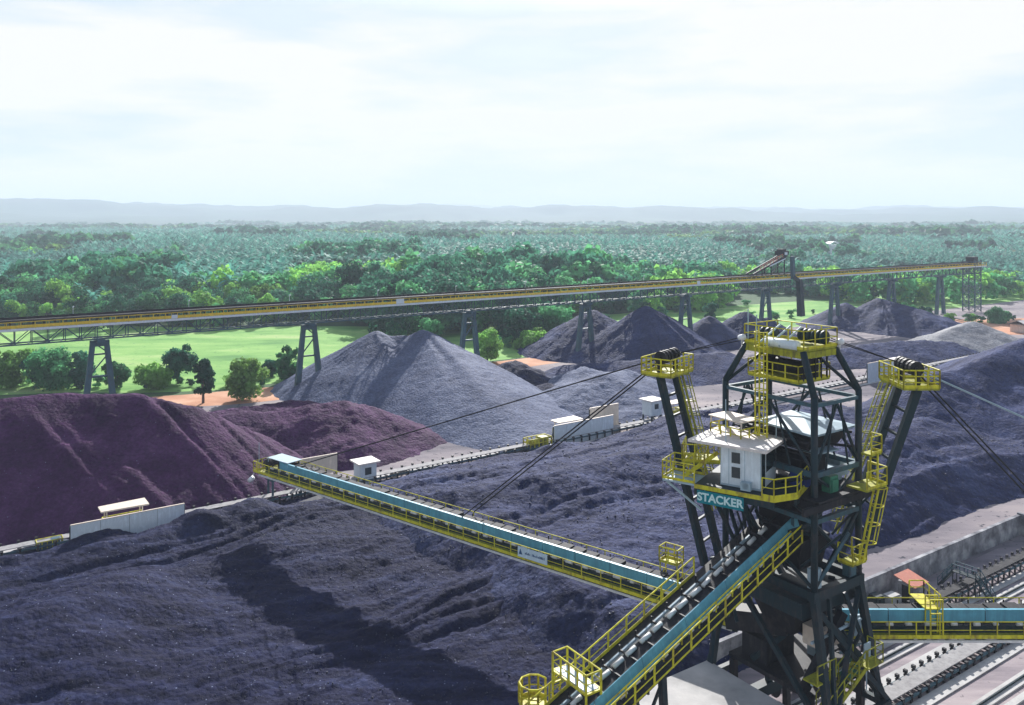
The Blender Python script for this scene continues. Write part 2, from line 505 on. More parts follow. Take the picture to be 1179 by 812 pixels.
def ridge(A, B, pts, s, rnd=0.6):
    out = np.full(A.shape, -99.0)
    for (a0, b0, h0), (a1, b1, h1) in zip(pts[:-1], pts[1:]):
        da, db = a1 - a0, b1 - b0; l2 = da * da + db * db
        t = np.clip(((A - a0) * da + (B - b0) * db) / l2, 0, 1)
        d = np.sqrt((A - a0 - t * da) ** 2 + (B - b0 - t * db) ** 2 + rnd)
        out = np.maximum(out, h0 + (h1 - h0) * t - s * d)
    return out


def smax(*l, k=0.7):
    m = np.maximum.reduce(l)
    return m + k * np.log(sum(np.exp((x - m) / k) for x in l)) if len(l) > 1 else m


def heap(name, label, box, res, fn, mat, rough=0.35, warp=3.0, seed=0, group='coal heaps'):
    a0, a1, b0, b1 = box
    na, nb = int((a1 - a0) / res) + 1, int((b1 - b0) / res) + 1
    a = np.linspace(a0, a1, na); b = np.linspace(b0, b1, nb)
    A, B = np.meshgrid(a, b, indexing='ij')
    Wa = A + warp * fbm(A * .09, B * .09, seed + 50, 3); Wb = B + warp * fbm(A * .09, B * .09, seed + 60, 3)
    Z = fn(Wa, Wb)
    Z = Z + rough * 2.2 * fbm(A * 0.22, B * 0.22, seed, 3) + rough * 0.9 * fbm(A * 1.1, B * 1.1, seed + 5, 3)
    Z = Z + 0.16 * fbm(A * 3.1, B * 3.1, seed + 9, 2)
    X = OX + A * EX - B * EY; Y = OY + A * EY + B * EX
    V = np.stack([X, Y, np.maximum(Z, -0.5)], -1).reshape(-1, 3)
    idx = np.arange(na * nb).reshape(na, nb)
    Fq = np.stack([idx[:-1, :-1], idx[1:, :-1], idx[1:, 1:], idx[:-1, 1:]], -1).reshape(-1, 4)
    zq = V[:, 2][Fq].max(1)
    Fq = Fq[zq > -0.3]
    used = np.unique(Fq); rm = np.full(len(V), -1); rm[used] = np.arange(len(used))
    o = np_mesh(name, V[used], rm[Fq], mat)
    return tag(o, label, 'coal pile', group)


def radial_ribs(A, B, ac, bc, amp, seed=0, k=22):
    th = np.arctan2(B - bc, A - ac); d = np.hypot(A - ac, B - bc)
    return amp * (vn(th * k / 2 + 50, d * 0.03, seed) - 0.5) * np.clip(d / 8, 0, 1)


def ruts(A, B, rows, seed):
    """pairs of dozer ruts wandering along the yard"""
    out = np.zeros(A.shape)
    for k, b0 in enumerate(rows):
        c = b0 + 7 * fbm(A * .028, A * 0 + k, seed + k, 2)
        on = sstep((fbm(A * .03, A * 0 + 3 * k, seed + 40 + k, 2) + .12) / .15)
        for q in (-1.0, 1.0):
            d = (B - c - q) / .34
            out = out + on * (-0.19 * np.exp(-d * d) + 0.09 * np.exp(-(np.abs(d) - 1.9) ** 2))
    return out


# foreground bed between the two belt lines
def f_front(A, B):
    foot = 0.6 * (B - 8.0 - 2.5 * sstep((A + 12) / 14))
    back = 0.30 * (63.2 - B) + 0.2
    lowz = 1.2 - 0.6 * sstep((36 - B) / 14) + 1.7 * fbm(A * .06, B * .06, 31, 3)
    hump = ridge(A, B, [(-52, 39, 3.4), (-40, 42, 4.4), (-33, 45, 3.6), (-27, 47, 2.2)], 0.36)
    hump2 = ridge(A, B, [(-6, 30, 2.4), (2, 26, 3.4), (8, 24, 3.2)], 0.3)
    base = np.minimum(lowz, np.minimum(foot, back))
    tracks = (0.9 * fbm(A * 0.05, B * 0.5, 41, 3) - 0.5 * np.abs(fbm(A * 0.045 + 7, B * 0.33, 47, 2))) * sstep((B - 14) / 8)
    tracks = tracks + ridge(A, B, [(-23, 60.8, 2.0), (-18, 60.6, 2.4)], 0.6).clip(0) * .9
    humps = 1.5 * np.clip(vn(A * 0.16, B * 0.3, 23) - 0.42, 0, 1) * sstep((B - 54) / 5) * sstep((66 - B) / 3) * sstep((-14 - A) / 6) * 2.0
    end = 0.7 * (12 - A)
    out = np.minimum(smax(base, np.minimum(hump, foot), np.minimum(hump2, foot), k=0.5) + tracks + humps + ruts(A, B, (16, 21, 27, 30, 38, 44, 49, 53, 57), 3), end)
    return np.maximum(out, np.minimum(0.3 + 0.25 * fbm(A * .3, B * .3, 88, 2), np.minimum(foot, end)))


heap('coal_pile', 'broad navy coal bed in the foreground, crossed by the shadow of the left boom', (-62, 14, 5, 66), 0.25, f_front, M_COAL, 0.32, seed=1)


def f_mid(A, B):
    foot = 0.72 * (B - 9.5 - 6.8 * sstep((A - 16) / 20))
    back = 0.34 * (63.5 - B)
    top = 3.9 + 2.0 * fbm(A * .045, B * .05, 35, 2) - 1.5 * sstep((A - 62) / 18)
    r1 = ridge(A, B, [(-2, 44, 4.6), (12, 40, 6.6), (28, 41, 6.6), (40, 44, 4.5)], 0.42)
    r2 = ridge(A, B, [(40, 58, 3.2), (50, 57, 4.8), (62, 56, 4.6), (74, 56, 3.0)], 0.42)
    r4 = ridge(A, B, [(-7, 60.2, 1.6), (6, 60, 2.6), (16, 60.4, 2.0), (27, 60.8, 2.9), (33, 61, 1.6)], 0.45)
    r3 = ridge(A, B, [(46, 30, 4.8), (60, 30, 6.4), (74, 32, 5.6), (80, 34, 4)], 0.42)
    tracks = 0.9 * fbm(A * 0.06, B * 0.4, 43, 3)
    end = np.minimum(0.6 * (A + 8), 0.5 * (88 - A))
    return np.minimum(smax(np.minimum(np.minimum(top, foot), back), np.minimum(r1, foot), r2, r4, np.minimum(r3, foot), k=0.5) + tracks + ruts(A, B, (18, 24, 31, 36, 47, 51, 55), 23), end)


heap('coal_pile', 'rough dusty coal bed behind the stacker, between the concrete and white walls', (-9, 90, 8, 66), 0.3, f_mid, M_COALL, 0.45, seed=2)


def f_left(A, B):
    r = ridge(A, B, [(-110, 92, 12.0), (-60, 91, 12.3), (-33, 88, 12.6), (-24, 83.5, 11.8), (-19, 81, 10.3)], 0.62)
    ribs = (0.9 * (vn(A * 0.42 + B * 0.22, B * 0.03, 3) - 0.5) + 0.6 * (vn(A * 1.1 + B * 0.5, B * 0.05, 4) - 0.5)) * sstep((88 - B) / 6)
    return r + ribs


heap('coal_pile', 'long maroon black coal ridge at the left, behind the leftmost white shield wall', (-112, 8, 66, 116), 0.35, f_left, M_COALP, 0.22, 1.6, seed=3)


def f_low(A, B):
    return smax(ridge(A, B, [(-12, 96, 5.4), (-4, 91, 5.6), (5, 87, 6.8), (9, 86, 5.6)], 0.46), ridge(A, B, [(-14, 102, 4.6), (4, 104, 4.0)], 0.4))


heap('coal_pile', 'low maroon coal mound in front of the tall pale grey cone', (-34, 32, 68, 118), 0.35, f_low, M_COALP, 0.5, seed=4)


def f_grey(A, B):
    c1 = cone(A, B, 35.5, 117.5, 12.3, 0.70, 0.56, 0.8, 0.36) + radial_ribs(A, B, 35.5, 118.5, 0.5, 5)
    c2 = cone(A, B, 28.0, 124.0, 11.8, 0.60, 0.56, 0.8, 0.7) + radial_ribs(A, B, 27.0, 124.5, 0.5, 6)
    return np.maximum(np.maximum(c1, c2), ridge(A, B, [(28, 124, 11.0), (35.5, 117.5, 10.9)], 0.6))


heap('coal_pile', 'tall pale grey twin cone of coal standing below the long elevated conveyor', (-2, 54, 68, 148), 0.35, f_grey, M_COALG, 0.20, 1.2, seed=6)


def f_three(A, B):
    c1 = cone(A, B, 97, 117, 13.4, 0.62, 0.72, 0.8, 0.8) + radial_ribs(A, B, 97, 117, 0.9, 8)
    c2 = cone(A, B, 93.5, 133, 11.2, 0.56) + radial_ribs(A, B, 93.5, 133, 0.7, 9)
    return smax(c1, c2, ridge(A, B, [(66, 108, 3.0), (80, 98, 4.6), (100, 94, 4.6)], 0.4), k=0.4)


heap('coal_pile', 'large dark blue twin coal cone behind the far white shield wall', (60, 124, 80, 158), 0.45, f_three, M_COALF, 0.3, 1.5, seed=8)
heap('coal_pile', 'small dark coal cone right beside the large twin cone', (116, 138, 108, 138), 0.4, lambda A, B: cone(A, B, 127.5, 123.5, 8.4, 0.72), M_COALF, 0.3, seed=11)
heap('coal_pile', 'small dark coal cone just left of the stacker tower top', (134, 160, 106, 140), 0.4, lambda A, B: smax(cone(A, B, 142, 124, 8.6, 0.72), cone(A, B, 149, 122, 6.5, 0.6), k=.4), M_COALF, 0.3, seed=12)


def f_five(A, B):
    c1 = cone(A, B, 200, 118, 9.3, 0.55, None, 0.8, 0.42) + radial_ribs(A, B, 200, 118, 0.6, 15)
    c2 = cone(A, B, 193, 126, 8.0, 0.52)
    low = ridge(A, B, [(128, 88, 3.0), (145, 84, 4.2), (165, 80, 3.4)], 0.34)
    return smax(c1, c2, low, k=0.4)


heap('coal_pile', 'sharp far coal cone with a dark left face below the end of the elevated conveyor', (112, 226, 66, 148), 0.5, f_five, M_COALF, 0.5, seed=15)
heap('coal_pile', 'low pale gravel mound in front of the lattice end tower', (160, 212, 60, 108), 0.5, lambda A, B: ridge(A, B, [(176, 84, 5.2), (186, 82, 6.9), (192, 84, 5.4)], 0.42), M_GRAVEL, 0.3, seed=17)


def f_pale(A, B):
    return smax(ridge(A, B, [(46, 84, 2.6), (56, 86, 5.4), (66, 90, 4.6), (74, 92, 2.4)], 0.34), cone(A, B, 62, 98, 4.4, 0.4), k=0.4)


heap('coal_pile', 'low pale grey mound between the grey cone and the large dark twin cone', (34, 90, 70, 112), 0.35, f_pale, M_COALG, 0.45, seed=19)
heap('coal_pile', 'small black coal hummocks at the right foot of the pale grey cone', (36, 66, 88, 128), 0.4,
     lambda A, B: smax(ridge(A, B, [(44, 104, 3.6), (54, 106, 3.8)], 0.5), cone(A, B, 50, 95, 3.4, 0.5), cone(A, B, 57, 115, 4.0, 0.45), k=.3), M_COAL, 0.6, seed=20)


def f_right(A, B):
    r = ridge(A, B, [(80, 49, 2.0), (92, 43, 7.4), (108, 41, 9.6), (124, 41, 12.6), (160, 41, 13.6), (240, 41, 13.0)], 0.52)
    return smax(r, ridge(A, B, [(100, 30, 4.2), (120, 26, 5.5), (200, 26, 5.5)], 0.4), k=0.5)


heap('coal_pile', 'long dark coal ridge at the right edge, behind the right hand mast', (70, 244, 12, 72), 0.5, f_right, M_COALF, 0.5, seed=22)


# loose lumps lying on the two near beds
LV, LF = [], []
for nm_, cnt, smax_ in (('coal_pile', 12000, .085), ('coal_pile.001', 7000, .12)):
    me = bpy.data.objects[nm_].data; co = np.empty(len(me.vertices) * 3, np.float32); me.vertices.foreach_get('co', co); co = co.reshape(-1, 3)
    dens = vn(co[:, 0] * .11, co[:, 1] * .11, 61) * vn(co[:, 0] * .5, co[:, 1] * .5, 62)
    pick = rng.choice(len(co), cnt, p=dens / dens.sum())
    s_ = smax_ * (0.25 + .75 * rng.random(cnt) ** 3)[:, None, None]
    octa = np.array([(1, 0, 0), (-1, 0, 0), (0, 1, 0), (0, -1, 0), (0, 0, 1), (0, 0, -1)], float)
    vv = octa[None] * (0.6 + .8 * rng.random((cnt, 6, 1))) * s_ + rng.normal(size=(cnt, 6, 3)) * .15 * s_
    an = rng.random(cnt) * 6.28; c_, s2 = np.cos(an)[:, None], np.sin(an)[:, None]
    vv = np.stack([vv[..., 0] * c_ - vv[..., 1] * s2, vv[..., 0] * s2 + vv[..., 1] * c_, vv[..., 2]], -1)
    vv += co[pick][:, None, :] + np.stack([rng.uniform(-.12, .12, cnt), rng.uniform(-.12, .12, cnt), np.full(cnt, .03)], -1)[:, None, :]
    base_ = sum(len(x) for x in LV)
    LV.append(vv.reshape(-1, 3)); f8 = np.array([(0, 2, 4), (2, 1, 4), (1, 3, 4), (3, 0, 4), (2, 0, 5), (1, 2, 5), (3, 1, 5), (0, 3, 5)])
    LF.append((np.arange(cnt)[:, None, None] * 6 + f8[None]).reshape(-1, 3) + base_)
o = np_mesh('coal_lumps', np.concatenate(LV), np.concatenate(LF), M_LUMP, False); tag(o, 'loose coal lumps scattered over the near coal beds', 'coal', kind='stuff')

# ------------------------------------------------------------------ STACKER
ST = thing('stacker_machine', 'tall dark green twin boom coal stacker with yellow railings and white operator cabin', 'stacker', (OX, OY, 0), YAW)
LE, LN = 2.25, 3.45
B0 = 0.6


def world_to_st(x, y, z):
    a, b = toab(x, y)
    return Vector((a, b, z))


# portal legs, sill beams, wheels
SG = {(-1, 1): (-3.2, 5.0), (-1, -1): (-2.3, -4.4), (1, -1): (3.4, -4.2), (1, 1): (3.4, 5.0)}
for (sa, sb), (fa, fb) in SG.items():
    m = MB()
    m.beam((sa * LE, B0 + sb * LN, 12.1), (fa, fb, 1.4), 0.44, 0.44, 0.38, 0.38)
    m.beam((sa * LE * 0.35, B0 + sb * LN * 1.0, 11.6), (fa, fb + 0.02, 4.2), 0.22)
    m.build('portal_leg', M_STEEL, ST)
for fb in (-4.3, 5.0):
    m = MB(); m.beam((-6.6, fb, 1.25), (6.6, fb, 1.25), 0.7, 0.8)
    s_ = m.build('sill_beam', M_STEEL, ST)
    for q in (-5.6, -4.2, 4.2, 5.6):
        k = MB(); k.tube((q, fb - 0.14, 0.62), (q, fb + 0.14, 0.62), 0.45, 14)
        k.build('rail_wheel', M_BLACK, s_)
m = MB()
for sb in (-1, 1):
    m.beam((-LE - .3, B0 + sb * LN, 12.1), (LE + .3, B0 + sb * LN, 12.1), 0.45, 0.6)
for sa in (-1, 1):
    m.beam((sa * LE, B0 - LN + .3, 12.1), (sa * LE, B0 + LN - .3, 12.1), 0.4, 0.55)
m.box(-2.8, 2.8, -2.4, 3.4, 10.6, 11.55)
m.beam((-3.2, 5.0, 4.0), (3.4, 5.0, 4.0), 0.35); m.beam((-2.4, -4.3, 4.6), (3.4, -4.2, 4.6), 0.35)
m.beam((3.4, -4.2, 4.3), (3.4, 5.0, 4.3), 0.35)
m.beam((3.4, -4.2, 4.3), (2.4, 4.0, 11.0), 0.28); m.beam((3.4, 5.0, 4.3), (2.4, -2.6, 11.0), 0.28)
m.beam((-2.4, -4.3, 4.6), (2.2, -2.9, 11.4), 0.28); m.beam((3.4, -4.2, 4.6), (-2.2, -2.9, 11.4), 0.28)
m.build('portal_frame', M_STEEL, ST)

# discharge chutes and machinery inside the portal
m = MB()
def frustum(m, z0, r0, z1, r1, ca=0, cb=0):
    a0, b0 = r0; a1, b1 = r1
    vs = [(ca + i * a0, cb + j * b0, z0) for i, j in ((-1, -1), (1, -1), (1, 1), (-1, 1))] + [(ca + i * a1, cb + j * b1, z1) for i, j in ((-1, -1), (1, -1), (1, 1), (-1, 1))]
    m.add(vs, [(3, 2, 1, 0), (4, 5, 6, 7), (0, 1, 5, 4), (1, 2, 6, 5), (2, 3, 7, 6), (3, 0, 4, 7)])
frustum(m, 12.62, (1.2, 1.7), 14.6, (1.5, 2.1), .2, B0 + .3)
frustum(m, 14.6, (1.1, 1.5), 17.4, (1.1, 1.5), .2, B0 + .3)
frustum(m, 8.4, (0.9, 1.0), 10.6, (1.6, 1.9), -0.2, 0.6)
m.beam((-0.2, 0.6, 8.6), (-1.6, 4.4, 7.9), 1.3, 1.3)
m.beam((0.2, -0.2, 8.6), (2.2, -1.4, 8.4), 1.3, 1.2)
m.build('transfer_chute', M_BLACK, ST)
m = MB(); m.box(-2.2, 3.6, -2.6, 3.8, 5.6, 5.9); m.box(-1.6, 1.2, 1.2, 3.2, 5.9, 7.4)
m.beam((-2.0, -1.9, 5.9), (1.0, -2.6, 10.2), 0.45, 0.5)
m.beam((-2.2, 3.4, 0.4), (-2.2, 3.4, 5.6), .4); m.beam((3.3, 3.4, .4), (3.3, 3.4, 5.6), .4); m.beam((3.3, -2.3, .4), (3.3, -2.3, 5.6), .4); m.beam((-1.9, -2.3, .4), (-1.9, -2.3, 5.6), .4)
m.build('machinery_deck', M_BLACK, ST)
m = MB(); m.box(-0.6, 1.5, -2.2, -0.8, 8.0, 9.2); m.build('drive_housing', M_CREAM, ST)
m = MB(); m.tube((0.9, -2.6, 6.5), (2.1, -2.6, 6.5), 0.55, 14); m.tube((1.4, -2.6, 6.0), (1.4, -2.0, 6.0), .3, 10); m.build('drive_motor', M_GREEN, ST, True)
m = MB(); m.beam((1.15, -4.1, 6.0), (1.15, -4.1, 8.2), .06); m.box(.8, 1.45, -4.2, -4.14, 8.0, 8.9); m.build('notice_board', M_PALE, ST)
for p, q, r_ in (((-1.9, -2.2, 12.0), (1.8, 3.4, 7.2), .16), ((2.1, -2.6, 11.8), (-1.8, 2.2, 6.0), .16), ((-2.2, 3.8, 11.6), (-2.6, -3.0, 5.2), .15), ((2.3, 3.8, 11.8), (3.0, -3.2, 5.4), .15), ((-1.5, -2.8, 10.8), (2.8, -3.6, 6.4), .14)):
    m = MB(); m.beam(p, q, r_ * 2, r_ * 2); m.build('inner_brace', M_STEEL, ST)
r_c = np.random.default_rng(77)
for k in range(16):
    z0_, z1_ = r_c.uniform(12.4, 15.2), r_c.uniform(14.6, 17.6)
    p = (r_c.uniform(-2.4, 2.4), r_c.uniform(-2.9, 4.0), z0_); q = (p[0] + r_c.uniform(-2.2, 2.2), p[1] + r_c.uniform(-2.4, 2.4), z1_)
    m = MB(); m.beam(p, q, r_c.uniform(.09, .2)); m.build('inner_brace', M_STEEL if k % 4 else M_STEEL2, ST)
for k in range(12):
    p = (r_c.uniform(-2.6, 2.8), r_c.uniform(-3.2, 4.0), r_c.uniform(5.5, 8.5)); q = (p[0] + r_c.uniform(-1.6, 1.6), p[1] + r_c.uniform(-2.0, 2.0), p[2] + r_c.uniform(1.5, 3.6))
    m = MB(); m.beam(p, q, r_c.uniform(.09, .22)); m.build('inner_brace', M_STEEL if k % 3 else M_BLACK, ST)
for k, (x_, y_, z_, h_) in enumerate(((-1.9, -2.6, 12.45, 1.2), (1.5, -2.7, 12.45, .8), (-2.1, 1.0, 12.45, 1.6), (-1.0, -2.8, 5.95, 1.0), (2.2, .4, 5.95, 1.3))):
    m = MB(); m.box(x_ - .35, x_ + .35, y_ - .25, y_ + .25, z_, z_ + h_); m.box(x_ - .3, x_ + .3, y_ - .29, y_ - .252, z_ + .1, z_ + h_ - .1); m.build('control_cubicle', (M_PALE, M_STEEL2)[k % 2], ST)
for z_ in (6.9, 9.4):
    m = MB(); m.tube((-2.6, -2.9, z_), (3.2, -3.0, z_ + .2), .09, 6); m.build('cable_pipe', M_PALE, ST)
m = MB(); m.box(-3.0, -1.2, -3.6, -2.6, 7.2, 7.3); m.rail([(-3.0, -3.6, 7.3), (-1.2, -3.6, 7.3)], 1.1, .6, .035); m.build('inspection_platform', M_YELD, ST)
# lower yellow stair
m = MB()
for off in (-0.45, 0.45):
    m.beam((-2.2, -3.4 + off, 5.2), (0.6, -4.0 + off, 7.6), 0.07, 0.22)
    m.rail([(-2.2, -3.4 + off, 5.3), (0.6, -4.0 + off, 7.7)], 1.0, 0.8)
for k in range(9):
    t = k / 9; m.box(-2.2 + 2.8 * t, -1.95 + 2.8 * t, -3.85 - .6 * t, -2.95 - .6 * t, 5.3 + 2.4 * t, 5.34 + 2.4 * t)
m.box(0.6, 2.2, -4.6, -3.5, 7.56, 7.64); m.rail([(0.6, -4.55, 7.64), (2.2, -4.55, 7.64), (2.2, -3.5, 7.64)], 1.1, 0.7)
m.build('access_stair', M_YELD, ST)

# tower: legs, ring beams, braces
ZK, ZT, le, ln = 24.1, 26.6, 1.62, 2.2
for sa in (-1, 1):
    for sb in (-1, 1):
        m = MB()
        m.tube((sa * LE, B0 + sb * LN, 12.0), (sa * LE, B0 + sb * LN, ZK), 0.21, 10)
        m.tube((sa * LE, B0 + sb * LN, ZK - .05), (sa * le, B0 + sb * ln, ZT), 0.21, 10)
        m.tube((sa * LE, B0 + sb * LN, ZK - .15), (sa * 0.5, B0 + sb * 1.4, ZT - .3), 0.11, 8)
        m.build('tower_leg', M_STEEL, ST, True)
def corners(z):
    return [(sa * LE, B0 + sb * LN, z) for sa, sb in ((-1, 1), (-1, -1), (1, -1), (1, 1))]
for z, wd in ((23.6, 0.22), (19.4, 0.30), (16.6, 0.28)):
    m = MB(); c = corners(z)
    for k in range(4): m.beam(c[k], c[(k + 1) % 4], wd, wd)
    m.build('ring_beam', M_STEEL2, ST)
m = MB()
for z0, z1, r in ((19.5, 23.5, .10), (16.7, 19.3, .10), (12.5, 16.5, .13)):
    c0, c1 = corners(z0), corners(z1)
    for k in range(4):
        p, q = Vector(c0[k]), Vector(c0[(k + 1) % 4]); P, Q = Vector(c1[k]), Vector(c1[(k + 1) % 4])
        mid = (P + Q) / 2
        if z0 > 19:
            m.tube(p, mid, r, 6); m.tube(q, mid, r, 6)
            m.tube(p.lerp(q, .25), P.lerp(Q, .42), r * .7, 5); m.tube(p.lerp(q, .75), P.lerp(Q, .58), r * .7, 5)
        else:
            m.tube(p, Q, r, 6); m.tube(q, P, r, 6)
m.tube((-2.2, B0 - 1, 12.6), (-2.2, B0 + 3.4, 18.0), .14, 6)
m.build('tower_bracing', M_STEEL, ST)

# top platform with winches
m = MB(); m.prism([(-1.7, B0 - 2.3), (1.7, B0 - 2.3), (1.7, B0 + 2.3), (-1.7, B0 + 2.3)], ZT + .02, ZT + .16)
m.beam((-1.7, B0 - 2.3, ZT - .2), (-1.7, B0 + 2.3, ZT - .2), .16, .4); m.beam((1.7, B0 - 2.3, ZT - .2), (1.7, B0 + 2.3, ZT - .2), .16, .4)
m.beam((-1.7, B0 - 2.3, ZT - .2), (1.7, B0 - 2.3, ZT - .2), .16, .4)
top = m.build('top_platform', M_YELD, ST)
m = MB(); m.rail([(-1.7, B0 - 2.3, ZT + .16), (1.7, B0 - 2.3, ZT + .16), (1.7, B0 + 2.3, ZT + .16), (-1.7, B0 + 2.3, ZT + .16)], 1.15, 1.1, .03, True, .16)
m.build('handrail', M_YEL, top)
m = MB()
for j in range(6): m.tube((0.8, B0 - 2.1 + j * .33, ZT + .7), (0.8, B0 - 1.92 + j * .33, ZT + .7), .45, 12)
m.tube((.8, B0 - 2.2, ZT + .7), (.8, B0 - .2, ZT + .7), .2, 8)
m.build('rope_sheave', M_STEEL, top, True)
m = MB()
for j in range(3): m.tube((-.2, B0 + 1.0 + j * .4, ZT + .6), (-.2, B0 + 1.2 + j * .4, ZT + .6), .45, 12)
m.build('rope_sheave', M_STEEL, top, True)
m = MB(); m.tube((-1.6, B0 - 1.8, ZT + .35), (-1.6, B0 + .6, ZT + .35), .3, 10); m.build('winch_drum', M_WHITE, top, True)
for q, p in ((-1.85, B0 + 2.4), (1.85, B0 - 2.4)):
    m = MB(); m.beam((q, p, ZT - .1), (q, p, ZT + .35), .06); m.tube((q, p - .2, ZT + .45), (q, p + .2, ZT + .35), .2, 8); m.build('floodlight', M_LAMP, top, True)
for q_, h_ in ((2.1, 2.3), (1.4, 2.0)):
    m = MB(); m.beam((-1.6, B0 + q_, ZT + .2), (-1.6, B0 + q_, ZT + h_), .05); m.build('lightning_rod', M_PALE, top)
m = MB()
for j in range(3): m.beam((-1.9, B0 - .6 + j * .8, ZT + .2), (-.6, B0 - 1.3 + j * .8, ZT + 1.4), .1, .1)
m.build('rope_guide', M_PALE, top)
# inner service platform below the top
m = MB(); m.prism([(-1.7, B0 - 1.9), (1.5, B0 - 1.9), (1.5, B0 + 2.0), (-1.7, B0 + 2.0)], 24.55, 24.67)
sp = m.build('service_platform', M_YELD, ST)
m = MB(); m.rail([(-1.7, B0 - 1.9, 24.67), (1.5, B0 - 1.9, 24.67), (1.5, B0 + 2.0, 24.67), (-1.7, B0 + 2.0, 24.67)], 1.0, 1.1, .03, True, .14); m.build('handrail', M_YEL, sp)
m = MB(); m.tube((0.2, B0 - 1.3, 25.2), (0.2, B0 + 1.5, 25.2), .5, 12); m.box(-.6, .9, B0 - 1.5, B0 - 1.3, 24.67, 25.9); m.box(-.6, .9, B0 + 1.5, B0 + 1.7, 24.67, 25.9)
for j in range(5): m.beam((-1.2 + j * .6, B0 - 1.9, 24.7), (-1.2 + j * .6, B0 - 1.9, 26.5), .09)
m.build('hoist_winch', M_BLACK, sp)
m = MB(); m.ladder((-2.55, B0 + .1, 20.4), (-2.55, B0 + .1, 27.7), .6, (0, 1, 0), .035, .35, True, (-1, 0, 0)); m.build('caged_ladder', M_YEL, ST)
# hopper roof sheet and chute head
m = MB()
vs = [(-1.7, B0 - 3.0, 21.6), (2.6, B0 - 3.1, 21.7), (2.4, B0 + 1.6, 21.8), (-1.6, B0 + 1.4, 21.7), (0.4, B0 - .8, 22.0)]
m.add(vs + [(x, y, z - .12) for x, y, z in vs], [(0, 1, 4), (1, 2, 4), (2, 3, 4), (3, 0, 4), (6, 5, 9), (7, 6, 9), (8, 7, 9), (5, 8, 9), (5, 6, 1, 0), (6, 7, 2, 1), (7, 8, 3, 2), (8, 5, 0, 3)])
m.build('hopper_roof', M_PALE, ST)
m = MB(); frustum(m, 20.5, (1.6, 2.3), 21.3, (1.9, 2.7), .2, B0)
for j in range(4): m.box(-2.02, -1.95, B0 - 2.9, B0 + 2.9, 19.9 + j * .4, 20.0 + j * .4)
for z in (20.6, 21.5): m.tube((-2.3, B0 + 2.6, z), (1.5, B0 - 3.5, z), .09, 6)
m.build('hopper_body', M_BLACK, ST)
# side platform hanging on the left face
m = MB(); m.prism([(-4.2, B0 + .5), (-2.6, B0 + .5), (-2.6, B0 + 3.0), (-4.2, B0 + 3.0)], 20.3, 20.42)
m.beam((-4.1, B0 + .6, 20.3), (-2.3, B0 + .6, 19.4), .1); m.beam((-4.1, B0 + 2.9, 20.3), (-2.3, B0 + 2.9, 19.4), .1)
sp = m.build('side_platform', M_YELD, ST)
m = MB(); m.rail([(-2.6, B0 + .5, 20.42), (-4.2, B0 + .5, 20.42), (-4.2, B0 + 3.0, 20.42), (-2.6, B0 + 3.0, 20.42)], 1.15, .8, .035, False, .16, 2); m.build('handrail', M_YEL, sp)
m = MB(); m.prism([(-4.3, B0 + .4), (-2.5, B0 + .4), (-2.5, B0 + 3.1), (-4.3, B0 + 3.1)], 22.0, 22.08)
for q in (.5, 3.0): m.beam((-4.15, B0 + q, 21.5), (-4.15, B0 + q, 22.0), .07)
m.build('canopy', M_CREAM, sp)

# main deck, machinery on it
m = MB()
m.prism([(-2.9, -3.6), (2.5, -3.6), (2.5, 4.3), (-2.9, 4.3)], 17.95, 18.1)
for q in (-2.8, 0, 2.4): m.beam((q, -3.6, 17.7), (q, 4.3, 17.7), .22, .45)
m.beam((-4.2, -3.5, 17.7), (4.4, -3.5, 17.7), .2, .42); m.beam((-2.9, 4.2, 17.7), (2.6, 4.2, 17.7), .2, .4)
m.build('main_deck', M_BLACK, ST)
m = MB(); m.box(-2.1, -1.3, -1.7, -1.0, 18.1, 19.2); m.tube((-1.7, -2.0, 18.7), (-1.7, -.8, 18.7), .35, 12); m.build('winch_motor', M_BLUE2, ST)
m = MB(); m.box(-.9, -.1, -3.0, -2.4, 18.1, 19.1); m.box(-.8, -.2, -3.1, -3.0, 18.2, 18.9); m.build('gearbox', M_GREEN, ST)
m = MB(); m.tube((-.2, -1.4, 19.2), (-.2, 2.6, 19.2), .75, 16); m.box(-.9, .5, -1.7, -1.45, 18.2, 20.1); m.box(-.9, .5, 2.65, 2.9, 18.2, 20.1); m.build('luffing_drum', M_BLACK, ST, False)
m = MB(); m.box(.2, 1.9, -1.9, -.6, 18.2, 19.0); m.box(2.3, 3.2, -1.5, 1.8, 18.2, 19.3); m.build('control_cubicle', M_PALE, ST)
m = MB(); m.prism([(-1.0, -2.4), (.9, -2.4), (.9, -.2), (-1.0, -.2)], 20.35, 20.42); m.build('drum_cover', M_PALE, ST)

# right hand platforms and ladders
def plat(name, pts, z, sides, kids=True):
    m = MB(); m.prism(pts, z - .12, z)
    o = m.build(name, M_YELD, ST)
    m = MB(); m.rail([(x, y, z) for x, y in sides], 1.1, .9, .035, False, .16); m.build('handrail', M_YEL, o)
    return o
plat('side_platform', [(0.6, -4.5), (2.7, -4.5), (2.9, -3.1), (0.6, -3.1)], 18.4, [(0.6, -4.5), (2.7, -4.5), (2.9, -3.1)])
plat('side_platform', [(2.0, -3.9), (3.1, -3.9), (3.1, -3.2), (2.0, -3.2)], 20.2, [(2.0, -3.9), (3.1, -3.9), (3.1, -3.2)])
plat('side_platform', [(-0.4, -4.2), (1.0, -4.2), (1.0, -3.2), (-0.4, -3.2)], 14.0, [(-0.4, -3.2), (-0.4, -4.2), (1.0, -4.2), (1.0, -3.2)])
m = MB(); m.ladder((0.6, -4.1, 14.0), (1.9, -4.3, 18.3), .55, (.56, .83, 0), .04, .35, True, (.8, -.5, 0)); m.build('caged_ladder', M_YEL, ST)
